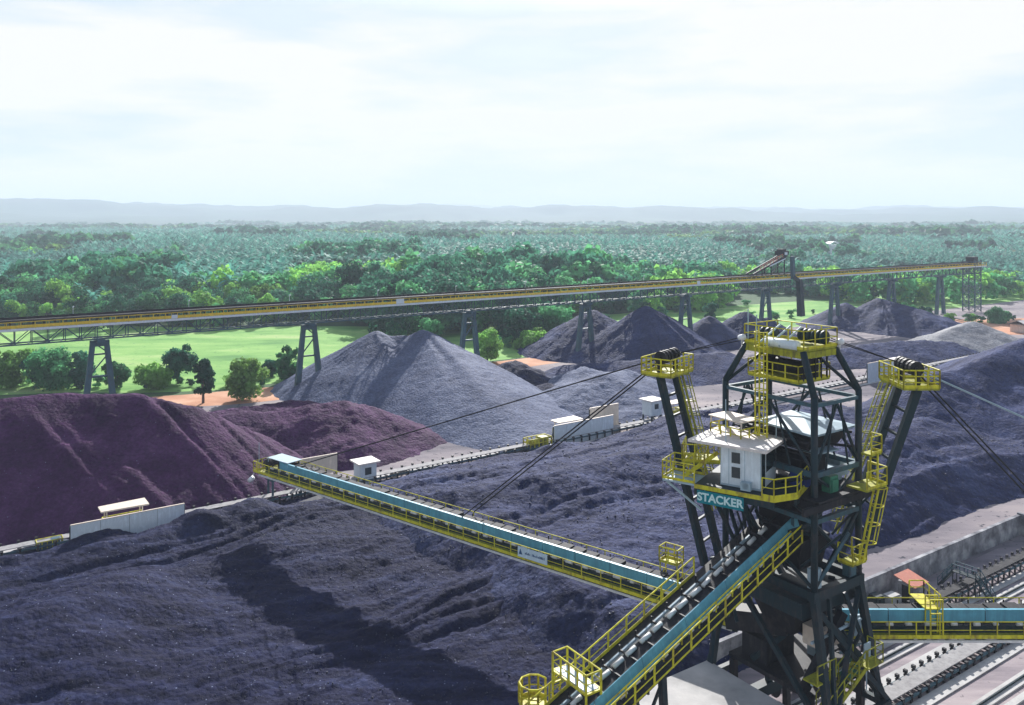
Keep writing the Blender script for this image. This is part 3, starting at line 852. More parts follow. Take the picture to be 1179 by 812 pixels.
m = MB(); m.ladder((2.6, -3.7, 18.4), (2.6, -3.7, 20.2), .5, (0, 1, 0), .04, .35); m.build('caged_ladder', M_YEL, ST)
# operator cabin, turned a little against the tower
CF = bpy.data.objects
cx, cy = toab(15.05, 49.9)
th = R(-33) - YAW
def cab_local(o):
    o.location = (cx, cy, 18.4); o.rotation_euler = (0, 0, th); return o
# cabin local: x along the front to the right, y to the back; origin = front right wall corner
m = MB()
m.box(-2.5, 0, 0, 3.3, 0, 2.4)
cab = cab_local(m.build('operator_cabin', M_WHITE, ST))
m = MB(); m.prism([(-4.5, -.35), (.45, -.45), (.75, 4.4), (-4.0, 4.2)], 2.42, 2.6); m.build('roof', M_ROOF, cab)
for zz in (.55, 1.45):
    m = MB(); m.box(-1.85, -1.18, -.05, -.004, zz - .05, zz + .75); f_ = m.build('window', M_WHITE, cab)
    m = MB(); m.box(-1.78, -1.25, -.075, -.052, zz + .02, zz + .68); m.build('pane', M_GLASS, f_)
m = MB(); m.box(.003, .05, .12, .75, .1, 2.3); m.build('door', M_GLASS, cab)
m = MB(); m.box(.003, .04, .95, 3.1, .9, 2.2); m.build('side_window', M_GLASS, cab)
m = MB(); m.box(.0, .06, .78, .9, .02, 2.4); m.box(.002, .03, .95, 3.2, .05, .85); m.build('door_post', M_WHITE, cab)
m = MB()
for q in (-2.48, -1.97, -.98, -.02): m.box(q - .02, q + .02, -.012, -.003, .04, 2.4)
m.box(-2.5, 0, -.02, -.003, .0, .12); m.build('wall_trim', M_PALE, cab)
m = MB(); m.box(-1.1, -.5, -.5, -.1, .02, .5); m.tube((-.8, -.5, .3), (-.8, -.45, .3), .2, 10); m.build('air_conditioner', M_PALE, cab)
for q_, r_, h_ in ((-2.3, .4, 5.2), (.1, 3.0, 4.6)):
    m = MB(); m.beam((q_, r_, 2.6), (q_, r_, h_), .05); m.build('antenna', M_PALE, cab)
# cabin deck
m = MB()
m.prism([(-3.9, -.8), (1.0, -.8), (2.0, 0.6), (2.0, 4.2), (-3.9, 4.2)], -.25, -.03)
m.beam((-3.9, -.75, -.45), (1.0, -.75, -.45), .14, .4); m.beam((1.9, .6, -.45), (1.9, 4.2, -.45), .14, .4)
m.beam((-3.4, .4, -.4), (-2.2, 4.0, -6.2), .2); m.beam((-3.4, 2.6, -.4), (-2.2, 4.2, -6.2), .2); m.beam((-1.2, .2, -.4), (-1.6, 4.2, -5.0), .2)
dk = cab_local(m.build('cabin_deck', M_STEEL, ST))
m = MB(); m.beam((-3.9, -.81, -.13), (1.0, -.81, -.13), .04, .26); m.beam((1.0, -.82, -.13), (2.01, .6, -.13), .04, .26); m.beam((2.02, .6, -.13), (2.02, 4.2, -.13), .04, .26)
m.rail([(.3, -.8, 0), (1.0, -.8, 0), (2.0, .6, 0), (2.0, 4.2, 0)], 1.1, .8, .035, False, .14); m.build('handrail', M_YEL, dk)
m = MB(); m.prism([(-6.0, -.8), (-3.92, -.8), (-3.92, 1.2), (-6.0, 1.2)], -.15, -.03); m.beam((-5.8, -.6, -.2), (-3.6, -.2, -1.8), .12)
wk = cab_local(m.build('cabin_walkway', M_PALE, ST))
m = MB(); m.rail([(-3.9, -.8, 0), (-6.0, -.8, 0), (-6.0, 1.2, 0), (-3.95, 1.2, 0)], 1.15, .7, .035, False, .16, 2); m.build('handrail', M_YEL, wk)
m = MB()
for off in (-.4, .4):
    m.beam((-5.0, .7 + off, .0), (-3.3, 1.5 + off, 1.4), .08, .25)
    m.rail([(-5.0, .7 + off, .1), (-3.3, 1.5 + off, 1.5)], .9, .7)
m.build('stair', M_YEL, wk)
plat('side_platform', [(-6.2, 4.2), (-4.4, 2.6), (-3.2, 4.0), (-4.6, 5.4)], 19.2, [(-4.4, 2.6), (-6.2, 4.2), (-4.6, 5.4)])
# STACKER sign
m = MB(); m.box(-3.65, -.75, -1.0, -.94, -1.05, -.28); m.beam((-3.2, -.94, -.3), (-3.2, -.7, -.3), .06); m.beam((-1.2, -.94, -.3), (-1.2, -.7, -.3), .06)
sg = cab_local(m.build('sign_board', M_TEAL, ST))


def text_mesh(txt, size, name, mat, parent, loc, rot, bold=0.02):
    c = bpy.data.curves.new(name, 'FONT'); c.body = txt; c.size = size; c.extrude = 0.012; c.offset = bold
    c.align_x = 'CENTER'; c.align_y = 'CENTER'
    t = bpy.data.objects.new(name, c); COL.objects.link(t)
    dg = bpy.context.evaluated_depsgraph_get(); dg.update()
    me = bpy.data.meshes.new_from_object(t.evaluated_get(dg))
    bpy.data.objects.remove(t); bpy.data.curves.remove(c)
    me.materials.clear(); me.materials.append(mat); me.name = name
    o = bpy.data.objects.new(name, me); COL.objects.link(o); o.parent = parent
    o.location = loc; o.rotation_euler = rot
    return o


text_mesh('STACKER', 0.68, 'lettering', M_LETTER, sg, (-2.2, -1.02, -.665), (R(90), 0, 0))


# booms -------------------------------------------------------------
def boom(px, py, pz, ang, s0, s1, near, tip=True):
    """px,py = pivot in world; local x runs along the boom; near = side of the camera (+1/-1)"""
    p = world_to_st(px, py, pz)
    g = MB()
    for y in (-.8, .8):
        g.beam((s0, y, .28), (s1, y, .28), .22, .56)
    g.box(s0, s1, -.68, .68, .10, .16)  # plate added under the belt so the boom casts an unbroken shadow
    for y in (-.8, .8):
        g.beam((s0, y, -.5), (s1 - 6, y, -.5), .14, .14)
        n = int((s1 - 6 - s0) / 1.9)
        for k in range(n):
            x = s0 + k * 1.9
            g.beam((x, y, -.5 if k % 2 else .05), (x + 1.9, y, .05 if k % 2 else -.5), .09)
    n = int((s1 - s0) / 2.4)
    for k in range(n + 1):
        x = s0 + .2 + k * (s1 - s0 - .4) / n
        g.beam((x, -1.7, -.02), (x, 1.7, -.02), .12, .16)
    gi = g.build('boom', M_STEEL, ST)
    gi.location = p; gi.rotation_euler = (0, 0, ang - YAW)
    for sy in (1, -1):
        m = MB(); m.box(s0, s1, min(sy * .95, sy * 1.68), max(sy * .95, sy * 1.68), .07, .12); m.build('walkway', M_YELD, gi)
        m = MB(); m.rail([(s0, sy * 1.7, .1), (s1, sy * 1.7, .1)], 1.1, 1.75, .032, False, .24); m.build('handrail', M_YEL, gi)
        m = MB(); m.box(s0, s1, min(sy * 1.70, sy * 1.80), max(sy * 1.70, sy * 1.80), -.12, .03); m.build('edge_strip', M_ROLL, gi)
    m = MB(); m.box(s0, s1, -.62, .62, 1.18, 1.30)
    xs = np.arange(s0, s1, 1.2)
    for x in xs:
        if rng.random() < .85: m.box(x, x + 1.0, -.5, .5, 1.30, 1.34 + .14 * rng.random())
    m.build('belt', M_BELT, gi)
    m = MB()
    for x in np.arange(s0 + .4, s1 - .3, 1.2): m.beam((x, -.78, 1.0), (x, .78, 1.0), .1, .1); m.beam((x, .78, .5), (x, .78, 1.5), .07); m.beam((x, -.78, .5), (x, -.78, 1.5), .07)
    m.box(s0, s1, .76, .80, .92, .98); m.box(s0, s1, -.80, -.76, .92, .98); m.build('idler_frame', M_BLACK, gi)
    first = None
    L_ = 3.2
    for sy in (near,):
        for x in np.arange(s0 + .6, s1 - 4.2, L_):
            if first is None:
                m = MB(); m.box(0.03, L_ - .03, -.02, .02, .82, 1.62); m.box(0.03, L_ - .03, -.12, .10, 1.62, 1.66)
                first = m.build('cover_panel', M_BLUE, gi); first.location = (x, sy * .9, 0)
            else: dup(first, gi, (x, sy * .9, 0))
    first = None
    for x in np.arange(s0 + .8, s1 - .5, 1.45):
        xx = x + rng.uniform(-.15, .15)
        if first is None:
            m = MB(); m.tube((-.28, 0, 0), (.28, 0, 0), .12, 8)
            first = m.build('idler_roller', M_ROLL, gi, True); first.location = (xx, near * 1.0, .72)
        else:
            c = dup(first, gi, (xx, near * 1.0, .72)); c.scale = (rng.uniform(.5, 1.3), 1, rng.uniform(.8, 1.2))
    if tip:
        m = MB(); m.tube((s1 + .1, -.8, .95), (s1 + .1, .8, .95), .4, 14); m.build('head_pulley', M_BLACK, gi, True)
        m = MB(); m.box(s1, s1 + 1.1, -1.7, 1.7, .04, .1); tp = m.build('tip_platform', M_YELD, gi)
        m = MB(); m.rail([(s1, 1.7, .1), (s1 + 1.1, 1.7, .1), (s1 + 1.1, -1.7, .1), (s1, -1.7, .1)], 1.15, .6, .035, False, .2, 2); m.build('tip_handrail', M_YEL, gi)
        m = MB(); m.tube((s1 + .9, near * 1.9, -.5), (s1 + 1.4, near * 2.0, -.9), .26, 10); m.beam((s1 + .9, near * 1.75, .0), (s1 + .9, near * 1.9, -.5), .06); m.build('floodlight', M_LAMP, gi, True)
        m = MB(); m.beam((s1 + .2, near * 1.6, 1.2), (s1 + .2, near * 1.6, 3.4), .05); m.build('lamp_pole', M_PALE, gi)
        m = MB(); m.box(s1 - 4.0, s1 - .4, -.95, .95, 1.7, 1.76); m.beam((s1 - 3.9, .9, 1.3), (s1 - 3.9, .9, 1.7), .06); m.beam((s1 - .5, .9, 1.3), (s1 - .5, .9, 1.7), .06); m.beam((s1 - .5, -.9, 1.3), (s1 - .5, -.9, 1.7), .06); m.build('belt_canopy', M_PALE, gi)
    return gi


LB_ANG = math.atan2(.622, -.783)
lb = boom(19.56, 54.7, 6.95, LB_ANG, 4.5, 58.8, +1)
rb = boom(20.6, 55.3, 7.5, R(0), 0.4, 46, -1)
# cross-over frames on the booms
m = MB()
m.box(10.0, 11.5, -2.0, -1.0, 1.9, 1.96); m.rail([(10, -2.0, 1.96), (11.5, -2.0, 1.96), (11.5, -1.0, 1.96), (10, -1.0, 1.96)], 1.1, .7, .04, True, .15, 2)
for x in (10.05, 11.45): m.beam((x, -1.95, .1), (x, -1.95, 1.9), .08); m.beam((x, -1.05, .1), (x, -1.05, 1.9), .08)
m.build('crossover_platform', M_YEL, lb)
m = MB()
for x in (6.6, 7.4):
    for y in (-1.66, -1.0): m.beam((x, y, .1), (x, y, 2.6), .07)
for y in (-1.66, -1.0): m.beam((6.6, y, 2.6), (7.4, y, 2.6), .07); m.beam((6.6, y, 1.7), (7.4, y, 1.7), .07)
m.ladder((7.0, -1.5, .1), (7.0, -1.5, 1.7), .6, (1, 0, 0), .035)
m.box(6.6, 7.6, -1.0, 1.2, 1.66, 1.72); m.rail([(6.6, 1.2, 1.72), (7.6, 1.2, 1.72), (7.6, -1.0, 1.72)], .9, .8, .035)
m.build('crossover_platform', M_YEL, rb)
m = MB(); m.box(1.3, 2.0, -1.95, -1.75, 0.4, 1.75); m.build('switch_box', M_PALE, rb)
# sign hung on the left boom
m = MB(); m.box(20.0, 22.95, 1.74, 1.80, .30, 1.12); bs = m.build('sign_board', M_SIGN, lb); bs['label'] = 'pale blue sign with small dark lettering'
m = MB()
def tri(m, pts, y):
    m.add([(x, y, z) for x, z in pts] + [(x, y - .01, z) for x, z in pts], [(0, 1, 2), (5, 4, 3), (0, 3, 4, 1), (1, 4, 5, 2), (2, 5, 3, 0)])
tri(m, [(22.82, .52), (22.46, .52), (22.68, .98)], 1.812)
m.build('logo', M_INK, bs)
m = MB(); xx = 22.2
for k in range(17):
    wv = rng.uniform(.05, .09)
    if k == 5: m.build('lettering', M_INK, bs); m = MB()
    else:
        h_ = rng.choice([.13, .2, .2]); m.box(xx - wv, xx, 1.803, 1.812, .62, .62 + h_)
        if k % 2: m.box(xx - wv - .02, xx + .01, 1.8035, 1.8115, .66, .70)
    xx -= .118
m.build('lettering', M_INK, bs)


# masts --------------------------------------------------------------
def mast(base, topp, wid, label_drum, lad_side):
    b_, t_ = world_to_st(*base), world_to_st(*topp)
    d = (t_ - b_); hd = Vector((d.x, d.y, 0)).normalized(); sd_ = Vector((-hd.y, hd.x, 0)) * wid
    m = MB()
    for q in (-1, 1): m.beam(b_ + sd_ * q, t_ + sd_ * q, .40, .46)
    for k in range(1, 9):
        c = b_.lerp(t_, k / 9); ww = 1.0
        m.beam(c - sd_ * ww, c + sd_ * ww, .16)
    o = m.build('mast', M_STEEL, ST)
    # platform at the top
    c = t_ + Vector((0, 0, .05)); X = hd; Y = Vector((-hd.y, hd.x, 0))
    P = [c + X * i * 1.15 + Y * j * 1.75 for i, j in ((-1, -1), (1, -1), (1, 1), (-1, 1))]
    m = MB(); m.prism([(p.x, p.y) for p in P], c.z, c.z + .12)
    m.build('mast_platform', M_YELD, o)
    m = MB(); m.rail([(p.x, p.y, c.z + .12) for p in P], 1.15, .75, .04, True, .2, 2); m.build('handrail', M_YEL, o)
    m = MB()
    for j in (-1.0, -.55, .1, .55, 1.0):
        q = c + Y * j + Vector((0, 0, 1.25)); m.tube(q - Y * .12, q + Y * .12, .48, 14)
    q = c + Vector((0, 0, 1.25)); m.tube(q - Y * 1.3, q + Y * 1.3, .16, 8)
    m.beam(c - Y * 1.2 + Vector((0, 0, .1)), c - Y * 1.2 + Vector((0, 0, 1.3)), .25); m.beam(c + Y * 1.2 + Vector((0, 0, .1)), c + Y * 1.2 + Vector((0, 0, 1.3)), .25)
    m.build('sheave_block', M_BLACK, o)
    m = MB()
    off = -hd * .55
    m.ladder(b_.lerp(t_, .25) + off + sd_ * lad_side, t_ + off + sd_ * lad_side * .8, .5, sd_, .04, .4, True, -hd)
    m.build('caged_ladder', M_YELD, o)
    return o, t_ + Vector((0, 0, 1.3)), Y


ml_, mlt, mly = mast((13.9, 57.3, 11.2), (11.2, 59.4, 23.7), 1.15, 0, -0.9)
mr_, mrt, mry = mast((21.3, 54.3, 10.2), (26.1, 54.3, 23.9), 1.2, 0, 1.35)
m = MB()
pb = world_to_st(13.9, 57.3, 11.2); m.beam(pb, (-1.6, 3.6, 12.0), .4); m.beam(pb, (-2.0, 4.0, 8.0), .35)
m.build('mast_brace', M_STEEL, ST)
m = MB()
pb = world_to_st(21.3, 54.3, 10.2); m.beam(pb, (1.8, -1.2, 11.6), .4); m.beam(pb, (2.3, -1.6, 8.6), .35)
m.build('mast_brace', M_STEEL, ST)


def cable(p, q, r=.055, mat=M_BLACK):
    m = MB(); m.tube(p, q, r, 6); return m.build('stay_cable', mat, ST)


def bpt(g, x, y, z):
    Mx = Matrix.Translation(g.location) @ g.rotation_euler.to_matrix().to_4x4()
    return Mx @ Vector((x, y, z))


for s_, z_ in ((30.0, 1.6), (54.0, 1.5)):
    for sy in (-.85, .85): cable(mlt + mly * sy * .6, bpt(lb, s_, sy, z_))
for s_ in (21.0,):
    for sy in (-.85, .85): cable(mrt + mry * sy * .6, bpt(rb, s_, sy, 1.6))
for sy in (-.85, .85): cable(mrt + mry * sy * .6, bpt(rb, 41.5, sy, 1.6), .05, M_PALE)
# back stays from the masts to the tower head
for sy in (-.8, .8):
    cable(mlt + mly * sy * .6, Vector((-1.4, B0 + 1.6 + sy * .5, ZT + .6)), .035)
    cable(mrt + mry * sy * .6, Vector((1.5, B0 - 1.6 + sy * .5, ZT + .6)), .035)

# tripper ramp -------------------------------------------------------
def TZ(a): return 15.1 + (a + 2.45) * .385
TA0, TA1 = -38.0, -0.2
def TP(a, b, dz=0.0): return Vector((a, b, TZ(a) + dz))
m = MB()
for b in (-1.0, 1.0): m.beam(TP(TA0, b, -.45), TP(TA1, b, -.45), .25, .55)
for k in range(30):
    a = TA0 + .5 + k * 1.25; m.beam(TP(a, -1.95, -.3), TP(a, 1.95, -.3), .12, .16)
for a in (-13.5, -23, -31):
    for b in (-1.4, 1.4): m.beam(TP(a, b, -.6), (a, b * 1.5, .3), .35)
    m.beam((a, -1.95, 1.5), (a, 1.95, 1.5), .25)
    m.beam(TP(a, -1.4, -1.0), (a, 1.9, 2.0), .14); m.beam(TP(a, 1.4, -1.0), (a, -1.9, 2.0), .14)
tr = m.build('tripper_ramp', M_STEEL, ST)
m = MB(); m.beam(TP(TA0, 0, .22), TP(TA1, 0, .22), 1.15, .08); m.build('belt', M_BELT, tr)
m = MB(); m.beam(TP(TA0, .98, .12), TP(-3.5, .98, .12), .10, .16); m.beam(TP(TA0, -.62, .12), TP(-3.5, -.62, .12), .1, .14); m.build('stringer', M_PALE, tr)
m = MB()
for k in range(30):
    a = TA0 + .4 + k * 1.22; m.beam(TP(a, -.85, .32), TP(a, 1.0, .32), .10, .1); m.beam(TP(a, 1.0, .1), TP(a, 1.0, .6), .08)
m.build('idler_frame', M_BLACK, tr)
first = None
for k in range(44):
    a = TA0 + .9 + k * 1.0
    if a > -3.0: break
    for b, r_ in ((.32, 1.0), (-1.18, .6)):
        if first is None:
            m = MB(); m.tube((-.34, 0, -.34 * .385), (.34, 0, .34 * .385), .13, 8); first = m.build('idler_roller', M_ROLL, tr, True); first.location = TP(a, b, .38)
        else:
            c = dup(first, tr, TP(a + rng.uniform(-.1, .1), b, .38 if r_ == 1 else .0)); c.scale = (rng.uniform(.8, 1.25) * r_, r_, r_)
first = None
for k in range(12):
    a = -37.6 + k * 3.3
    if a > -3.6: break
    if first is None:
        m = MB(); m.add([(0.02, -.12, .05), (3.28, -.12, .05 + 3.28 * .385), (3.28, .14, .75 + 3.28 * .385), (.02, .14, .75)], [(0, 1, 2, 3)])
        m.add([(0.02, -.17, .05), (3.28, -.17, .05 + 3.28 * .385), (3.28, .09, .75 + 3.28 * .385), (.02, .09, .75)], [(3, 2, 1, 0)])
        m.add([(0.02, -.17, .05), (.02, -.12, .05), (.02, .14, .75), (.02, .09, .75)], [(0, 1, 2, 3)])
        m.add([(0.02, .09, .75), (3.28, .09, .75 + 3.28 * .385), (3.28, .14, .75 + 3.28 * .385), (.02, .14, .75)], [(0, 1, 2, 3)])
        first = m.build('cover_panel', M_BLUE, tr); first.location = TP(a, -.95, 0)
    else: dup(first, tr, TP(a, -.95, 0))
for b0, b1 in ((1.2, 1.95), (-1.95, -1.25)):
    m = MB()
    m.add([TP(TA0, b0, -.18), TP(TA1 - 2, b0, -.18), TP(TA1 - 2, b1, -.18), TP(TA0, b1, -.18), TP(TA0, b0, -.24), TP(TA1 - 2, b0, -.24), TP(TA1 - 2, b1, -.24), TP(TA0, b1, -.24)],
          [(0, 1, 2, 3), (7, 6, 5, 4), (0, 4, 5, 1), (1, 5, 6, 2), (2, 6, 7, 3), (3, 7, 4, 0)])
    m.build('walkway', M_BLACK, tr)
m = MB(); m.rail([TP(TA0, 1.95, -.18), TP(-7.5, 1.95, -.18)], 1.1, 1.5, .04, False, .2); m.build('handrail', M_YEL, tr)
m = MB(); m.rail([TP(TA0, -1.95, -.18), TP(TA1 - 2, -1.95, -.18)], 1.1, 1.5, .04, False, .1); m.rail([TP(TA0, -1.25, -.18), TP(TA1 - 2, -1.25, -.18)], .6, 1.5, .035, False, 0, 0); m.build('handrail', M_YEL, tr)
# gate frame straddling the ramp and round landing
m = MB()
g0, g1 = -18.3, -17.3
zt = TZ(g1) + 1.0
for a in (g0, g1):
    for b in (-.8, 2.05):
        m.beam(TP(a, b, -.2), (a, b, zt + 1.0), .09)
for b in (-.8, 2.05): m.beam((g0, b, zt), (g1, b, zt), .1); m.beam((g0, b, zt - .7), (g1, b, zt - .7), .08)
for a in (g0, g1): m.beam((a, -.8, zt), (a, 2.05, zt), .1)
m.rail([(g0, -.8, zt), (g1, -.8, zt), (g1, 2.05, zt), (g0, 2.05, zt)], 1.0, .8, .04, True, 0)
m.ladder((g0 + .4, 2.3, TZ(g0)), (g0 + .5, 2.12, zt), .5, (1, 0, 0), .035)
m.build('crossover_gate', M_YEL, tr)
m = MB(); m.box(g0 + .1, g1 - .1, -.7, 1.95, zt + .02, zt + .07); m.build('gate_floor', M_PALE, tr)
m = MB()
cc = TP(-19.0, 2.85, -.25); ring = [cc + Vector((.8 * math.cos(t), .8 * math.sin(t), 0)) for t in [2 * math.pi * j / 10 for j in range(10)]]
m.prism([(p.x, p.y) for p in ring], cc.z - .1, cc.z); m.rail(ring[:9], 1.1, .7, .045, False, .18)
m.build('landing', M_YEL, tr)
# electrical house under the ramp
m = MB(); m.box(-12.0, -3.4, -3.0, 4.6, .3, 4.7)
eh = m.build('electrical_house', M_CREAM, ST)
m = MB(); m.box(-12.4, -2.95, -3.3, 5.0, 4.72, 5.0); m.build('roof', M_CONC, eh)
m = MB(); m.box(-3.39, -3.33, -1.0, .2, .5, 2.7); m.build('door', M_STEEL2, eh)
for q in (1.4, 3.0):
    m = MB(); m.box(-3.39, -3.34, q, q + .9, 1.7, 2.7); m.build('window', M_GLASS, eh)

# ------------------------------------------------------------------ elevated conveyor on trestles
EB = 123.6
ec_p = AB(0, EB)
EC = thing('elevated_conveyor', 'long elevated belt conveyor with yellow railings crossing the picture on tall steel trestles', 'conveyor', ec_p, YAW)
A0, A1 = -150.0, 274.0
m = MB()
for y in (-1.35, 1.35):
    m.beam((A0, y, 16.55), (A1, y, 16.55), .22, .26); m.beam((A0, y, 14.2), (A1, y, 14.2), .22, .22)
    n = int((A1 - A0) / 2.4)
    for k in range(n):
        x = A0 + (A1 - A0) * k / n; x2 = A0 + (A1 - A0) * (k + 1) / n
        m.beam((x, y, 14.3), (x, y, 16.45), .13)
        m.beam((x, y, 14.3 if k % 2 else 16.45), (x2, y, 16.45 if k % 2 else 14.3), .12)
n = int((A1 - A0) / 4.8)
for k in range(n): x = A0 + 4.8 * k; m.beam((x, -1.3, 14.2), (x, 1.3, 14.2), .14); m.beam((x, -1.3, 14.2), (x + 4.8, 1.3, 14.2), .1)
m.build('truss', M_STEEL2, EC)
m = MB(); m.box(A0, A1, -2.3, 2.3, 16.7, 16.8); m.build('deck', M_STEEL, EC)
for y in (-2.33, 2.33):
    m = MB(); m.box(A0, A1, y - .03, y + .03, 16.55, 16.95); m.build('edge_strip', M_WHITE, EC)
    m = MB(); m.rail([(A0, y, 16.9), (A1, y, 16.9)], 1.1, 2.0, .05, False, 0); m.build('handrail', M_YELO, EC)
m = MB(); m.box(A0, A1, -1.2, -1.16, 16.95, 17.35); m.box(A0, A1, -2.26, -2.24, 16.98, 17.2); m.build('pipe_rack', M_YELO, EC)
m = MB(); m.box(A0, A1, -.75, .75, 17.95, 18.05); m.box(A0, A1, -.45, .45, 18.051, 18.14); m.build('belt', M_BELT, EC)
m = MB()
for k in range(int((A1 - A0) / 1.6)):
    x = A0 + .5 + 1.6 * k
    m.box(x, x + .25, -1.05, 1.05, 17.5, 17.93); m.beam((x + .1, 1.0, 16.8), (x + .1, 1.0, 18.25), .12); m.beam((x + .1, -1.0, 16.8), (x + .1, -1.0, 18.2), .12)
m.build('idler_frame', M_BLACK, EC)
m = MB(); m.box(A0, A1, .98, 1.02, 17.6, 18.5); m.build('wind_guard', M_BLACK, EC)
for q, ww, h_ in ((31, 1.8, 1.0), (-13, 1.0, .6), (120, 1.2, .9)):
    m = MB(); m.box(q, q + ww, -2.42, -2.37, 17.0, 17.0 + h_); m.build('switch_panel', M_WHITE, EC)
lamp0 = None
for k in range(18):
    x = -66 + k * 19.0
    if lamp0 is None:
        m = MB(); m.beam((0, 0, 0), (0, 0, 2.6), .07); m.tube((0, 0, 2.6), (0, -.5, 2.75), .14, 6); lamp0 = m.build('walkway_lamp', M_WHITE, EC); lamp0.location = (x, 2.33, 16.9)
    else: dup(lamp0, EC, (x, 2.33, 16.9))
# trestles
tre = []
for x in [-134, -98.2, -61.2, -24.2, 13.1, 50.1, 83.4, 118.0, 151.0, 184.0, 215.5, 246.0]:
    base = MB()
    base.beam((0, -2.0, 13.85), (0, 2.0, 13.85), 1.2, .5); base.beam((-1.5, 0, 13.3), (1.5, 0, 13.3), .9, 1.0)
    base.beam((-1.7, 0, 7.6), (1.7, 0, 7.6), .3); base.beam((-1.3, 0, 11.4), (1.3, 0, 11.4), .26)
    base.beam((-1.6, 0, 7.8), (1.2, 0, 11.2), .2); base.beam((1.3, 0, 11.6), (-.9, 0, 13.4), .2)
    if not tre:
        t = base.build('trestle', M_STEEL2, EC); t.location = (x, 0, 0); tre.append(t)
        for s_ in (-1, 1):
            m = MB(); m.beam((s_ * 1.05, 0, 13.7), (s_ * 2.45, 0, 0.2), .8, .8, 1.05, 1.05)
            l_ = m.build('trestle_leg', M_STEEL2, t)
            m = MB(); m.box(s_ * 2.45 - .8, s_ * 2.45 + .8, -.8, .8, -.3, .45); m.build('footing', M_CONC, t)
    else:
        t = dup(tre[0], EC, (x, 0, 0)); tre.append(t)
        for ch in list(tre[0].children): dup(ch, t)
# lattice end tower
m = MB()
tw = 2.2
for i in (-1, 1):
    for j in (-1, 1): m.beam((268 + i * tw, j * tw, 0), (268 + i * tw, j * tw, 19.2), .32)
for k in range(8):
    z0, z1 = k * 2.3 + .2, k * 2.3 + 2.5
    for (p, q) in (((-1, -1), (1, -1)), ((1, -1), (1, 1)), ((1, 1), (-1, 1)), ((-1, 1), (-1, -1))):
        P = (268 + p[0] * tw, p[1] * tw); Q = (268 + q[0] * tw, q[1] * tw)
        m.beam((*P, z1), (*Q, z1), .16); m.beam((*P, z0), (*Q, z1), .13); m.beam((*Q, z0), (*P, z1), .13)
m.build('end_tower', M_STEEL2, EC)
m = MB(); m.box(266.5, 269.5, -1.5, 1.5, 18.2, 20.2); m.build('drive_house', M_BLACK, EC)

# travelling tripper on the elevated conveyor
T2 = thing('belt_tripper', 'dark sloping belt tripper car riding on top of the elevated conveyor', 'tripper', AB(150, EB, 18.2), YAW)
m = MB()
for y in (-1.2, 1.2):
    m.add([(-6, y - .1, 0), (9, y - .1, 5.0), (9, y - .1, 5.8), (-6, y - .1, .6), (-6, y + .1, 0), (9, y + .1, 5.0), (9, y + .1, 5.8), (-6, y + .1, .6)], [(0, 1, 2, 3), (7, 6, 5, 4), (0, 4, 5, 1), (2, 6, 7, 3), (1, 5, 6, 2), (0, 3, 7, 4)])
    for x, h in ((-2, 1.3), (2, 2.7), (8, 4.8)): m.beam((x, y, -.1), (x, y, h), .3)
    m.beam((2, y, 0), (8, y, 5.0), .2)
m.build('sloping_frame', M_BLACK, T2)
m = MB(); m.box(6.8, 9.8, -1.4, 1.4, 5.5, 6.8); m.box(7.2, 9.0, -1.0, 1.0, 6.8, 7.3); m.build('head_house', M_BLACK, T2)
m = MB(); m.rail([(-3, -1.4, 1.5), (7, -1.4, 4.9)], 1.0, 1.6, .07); m.build('handrail', M_ORANGE, T2)
m = MB(); m.tube((1, -1.5, 2.5), (8, -1.5, 4.5), .18, 8); m.box(7.8, 9.0, -1.55, -1.42, 5.6, 6.4); m.build('pipe', M_WHITE, T2)
m = MB(); m.beam((9.6, -2.7, 5.2), (9.8, -2.9, -1.5), 1.0, 1.0); m.build('chute_head', M_STEEL2, T2)
m = MB(); m.beam((12.0, -3.4, -1.5), (12.8, -3.4, -12.5), 1.3, 1.3, 1.7, 1.7); m.beam((9.6, -3.1, -.8), (12.0, -3.4, -2.2), 1.0); m.build('drop_chute', M_STEEL, T2)


# ------------------------------------------------------------------ ground conveyors
def yard_conveyor(label, a0, a1, b, skew=0.0, z=0.9, frames=70, step=1.5, white=False):
    p = AB(a0, b); root = thing('belt_conveyor', label, 'conveyor', p, YAW + skew)
    Ln = a1 - a0
    m = MB()
    for y in (-.85, .85): m.box(0, Ln, y - .07, y + .07, z - .3, z - .1)
    m.build('stringer', M_STEEL2, root)
    m = MB(); m.box(0, Ln, -.62, .62, z + .05, z + .13); m.build('belt', M_DUSTB if white else M_BELT, root)
    m = MB(); m.box(0, Ln, -1.9, -1.0, .02, .10); m.box(0, Ln, 1.0, 2.1, .02, .12); m.build('plinth', M_CONC, root)
    f0 = None
    for k in range(frames):
        x = .5 + k * step
        if x > Ln: break
        if f0 is None:
            m = MB(); m.box(-.14, .14, -.95, .95, z - .08, z + .04); m.box(-.1, .1, -.95, -.8, 0, z - .08); m.box(-.1, .1, .8, .95, 0, z - .08)
            m.box(-.12, .12, .74, 1.0, z + .1, z + .34)
            f0 = m.build('idler_frame', M_BLACK, root); f0.location = (x, 0, 0)
        else: dup(f0, root, (x, 0, 0))
    if frames * step < Ln:
        m = MB()
        for k in range(frames, int(Ln / step)):
            x = .5 + k * step; m.box(x - .14, x + .14, -.95, .95, z - .08, z + .04); m.box(x - .12, x + .12, .74, 1.0, z + .1, z + .34)
        o = m.build('idler_frame', M_BLACK, root); o['kind'] = 'stuff'
    return root


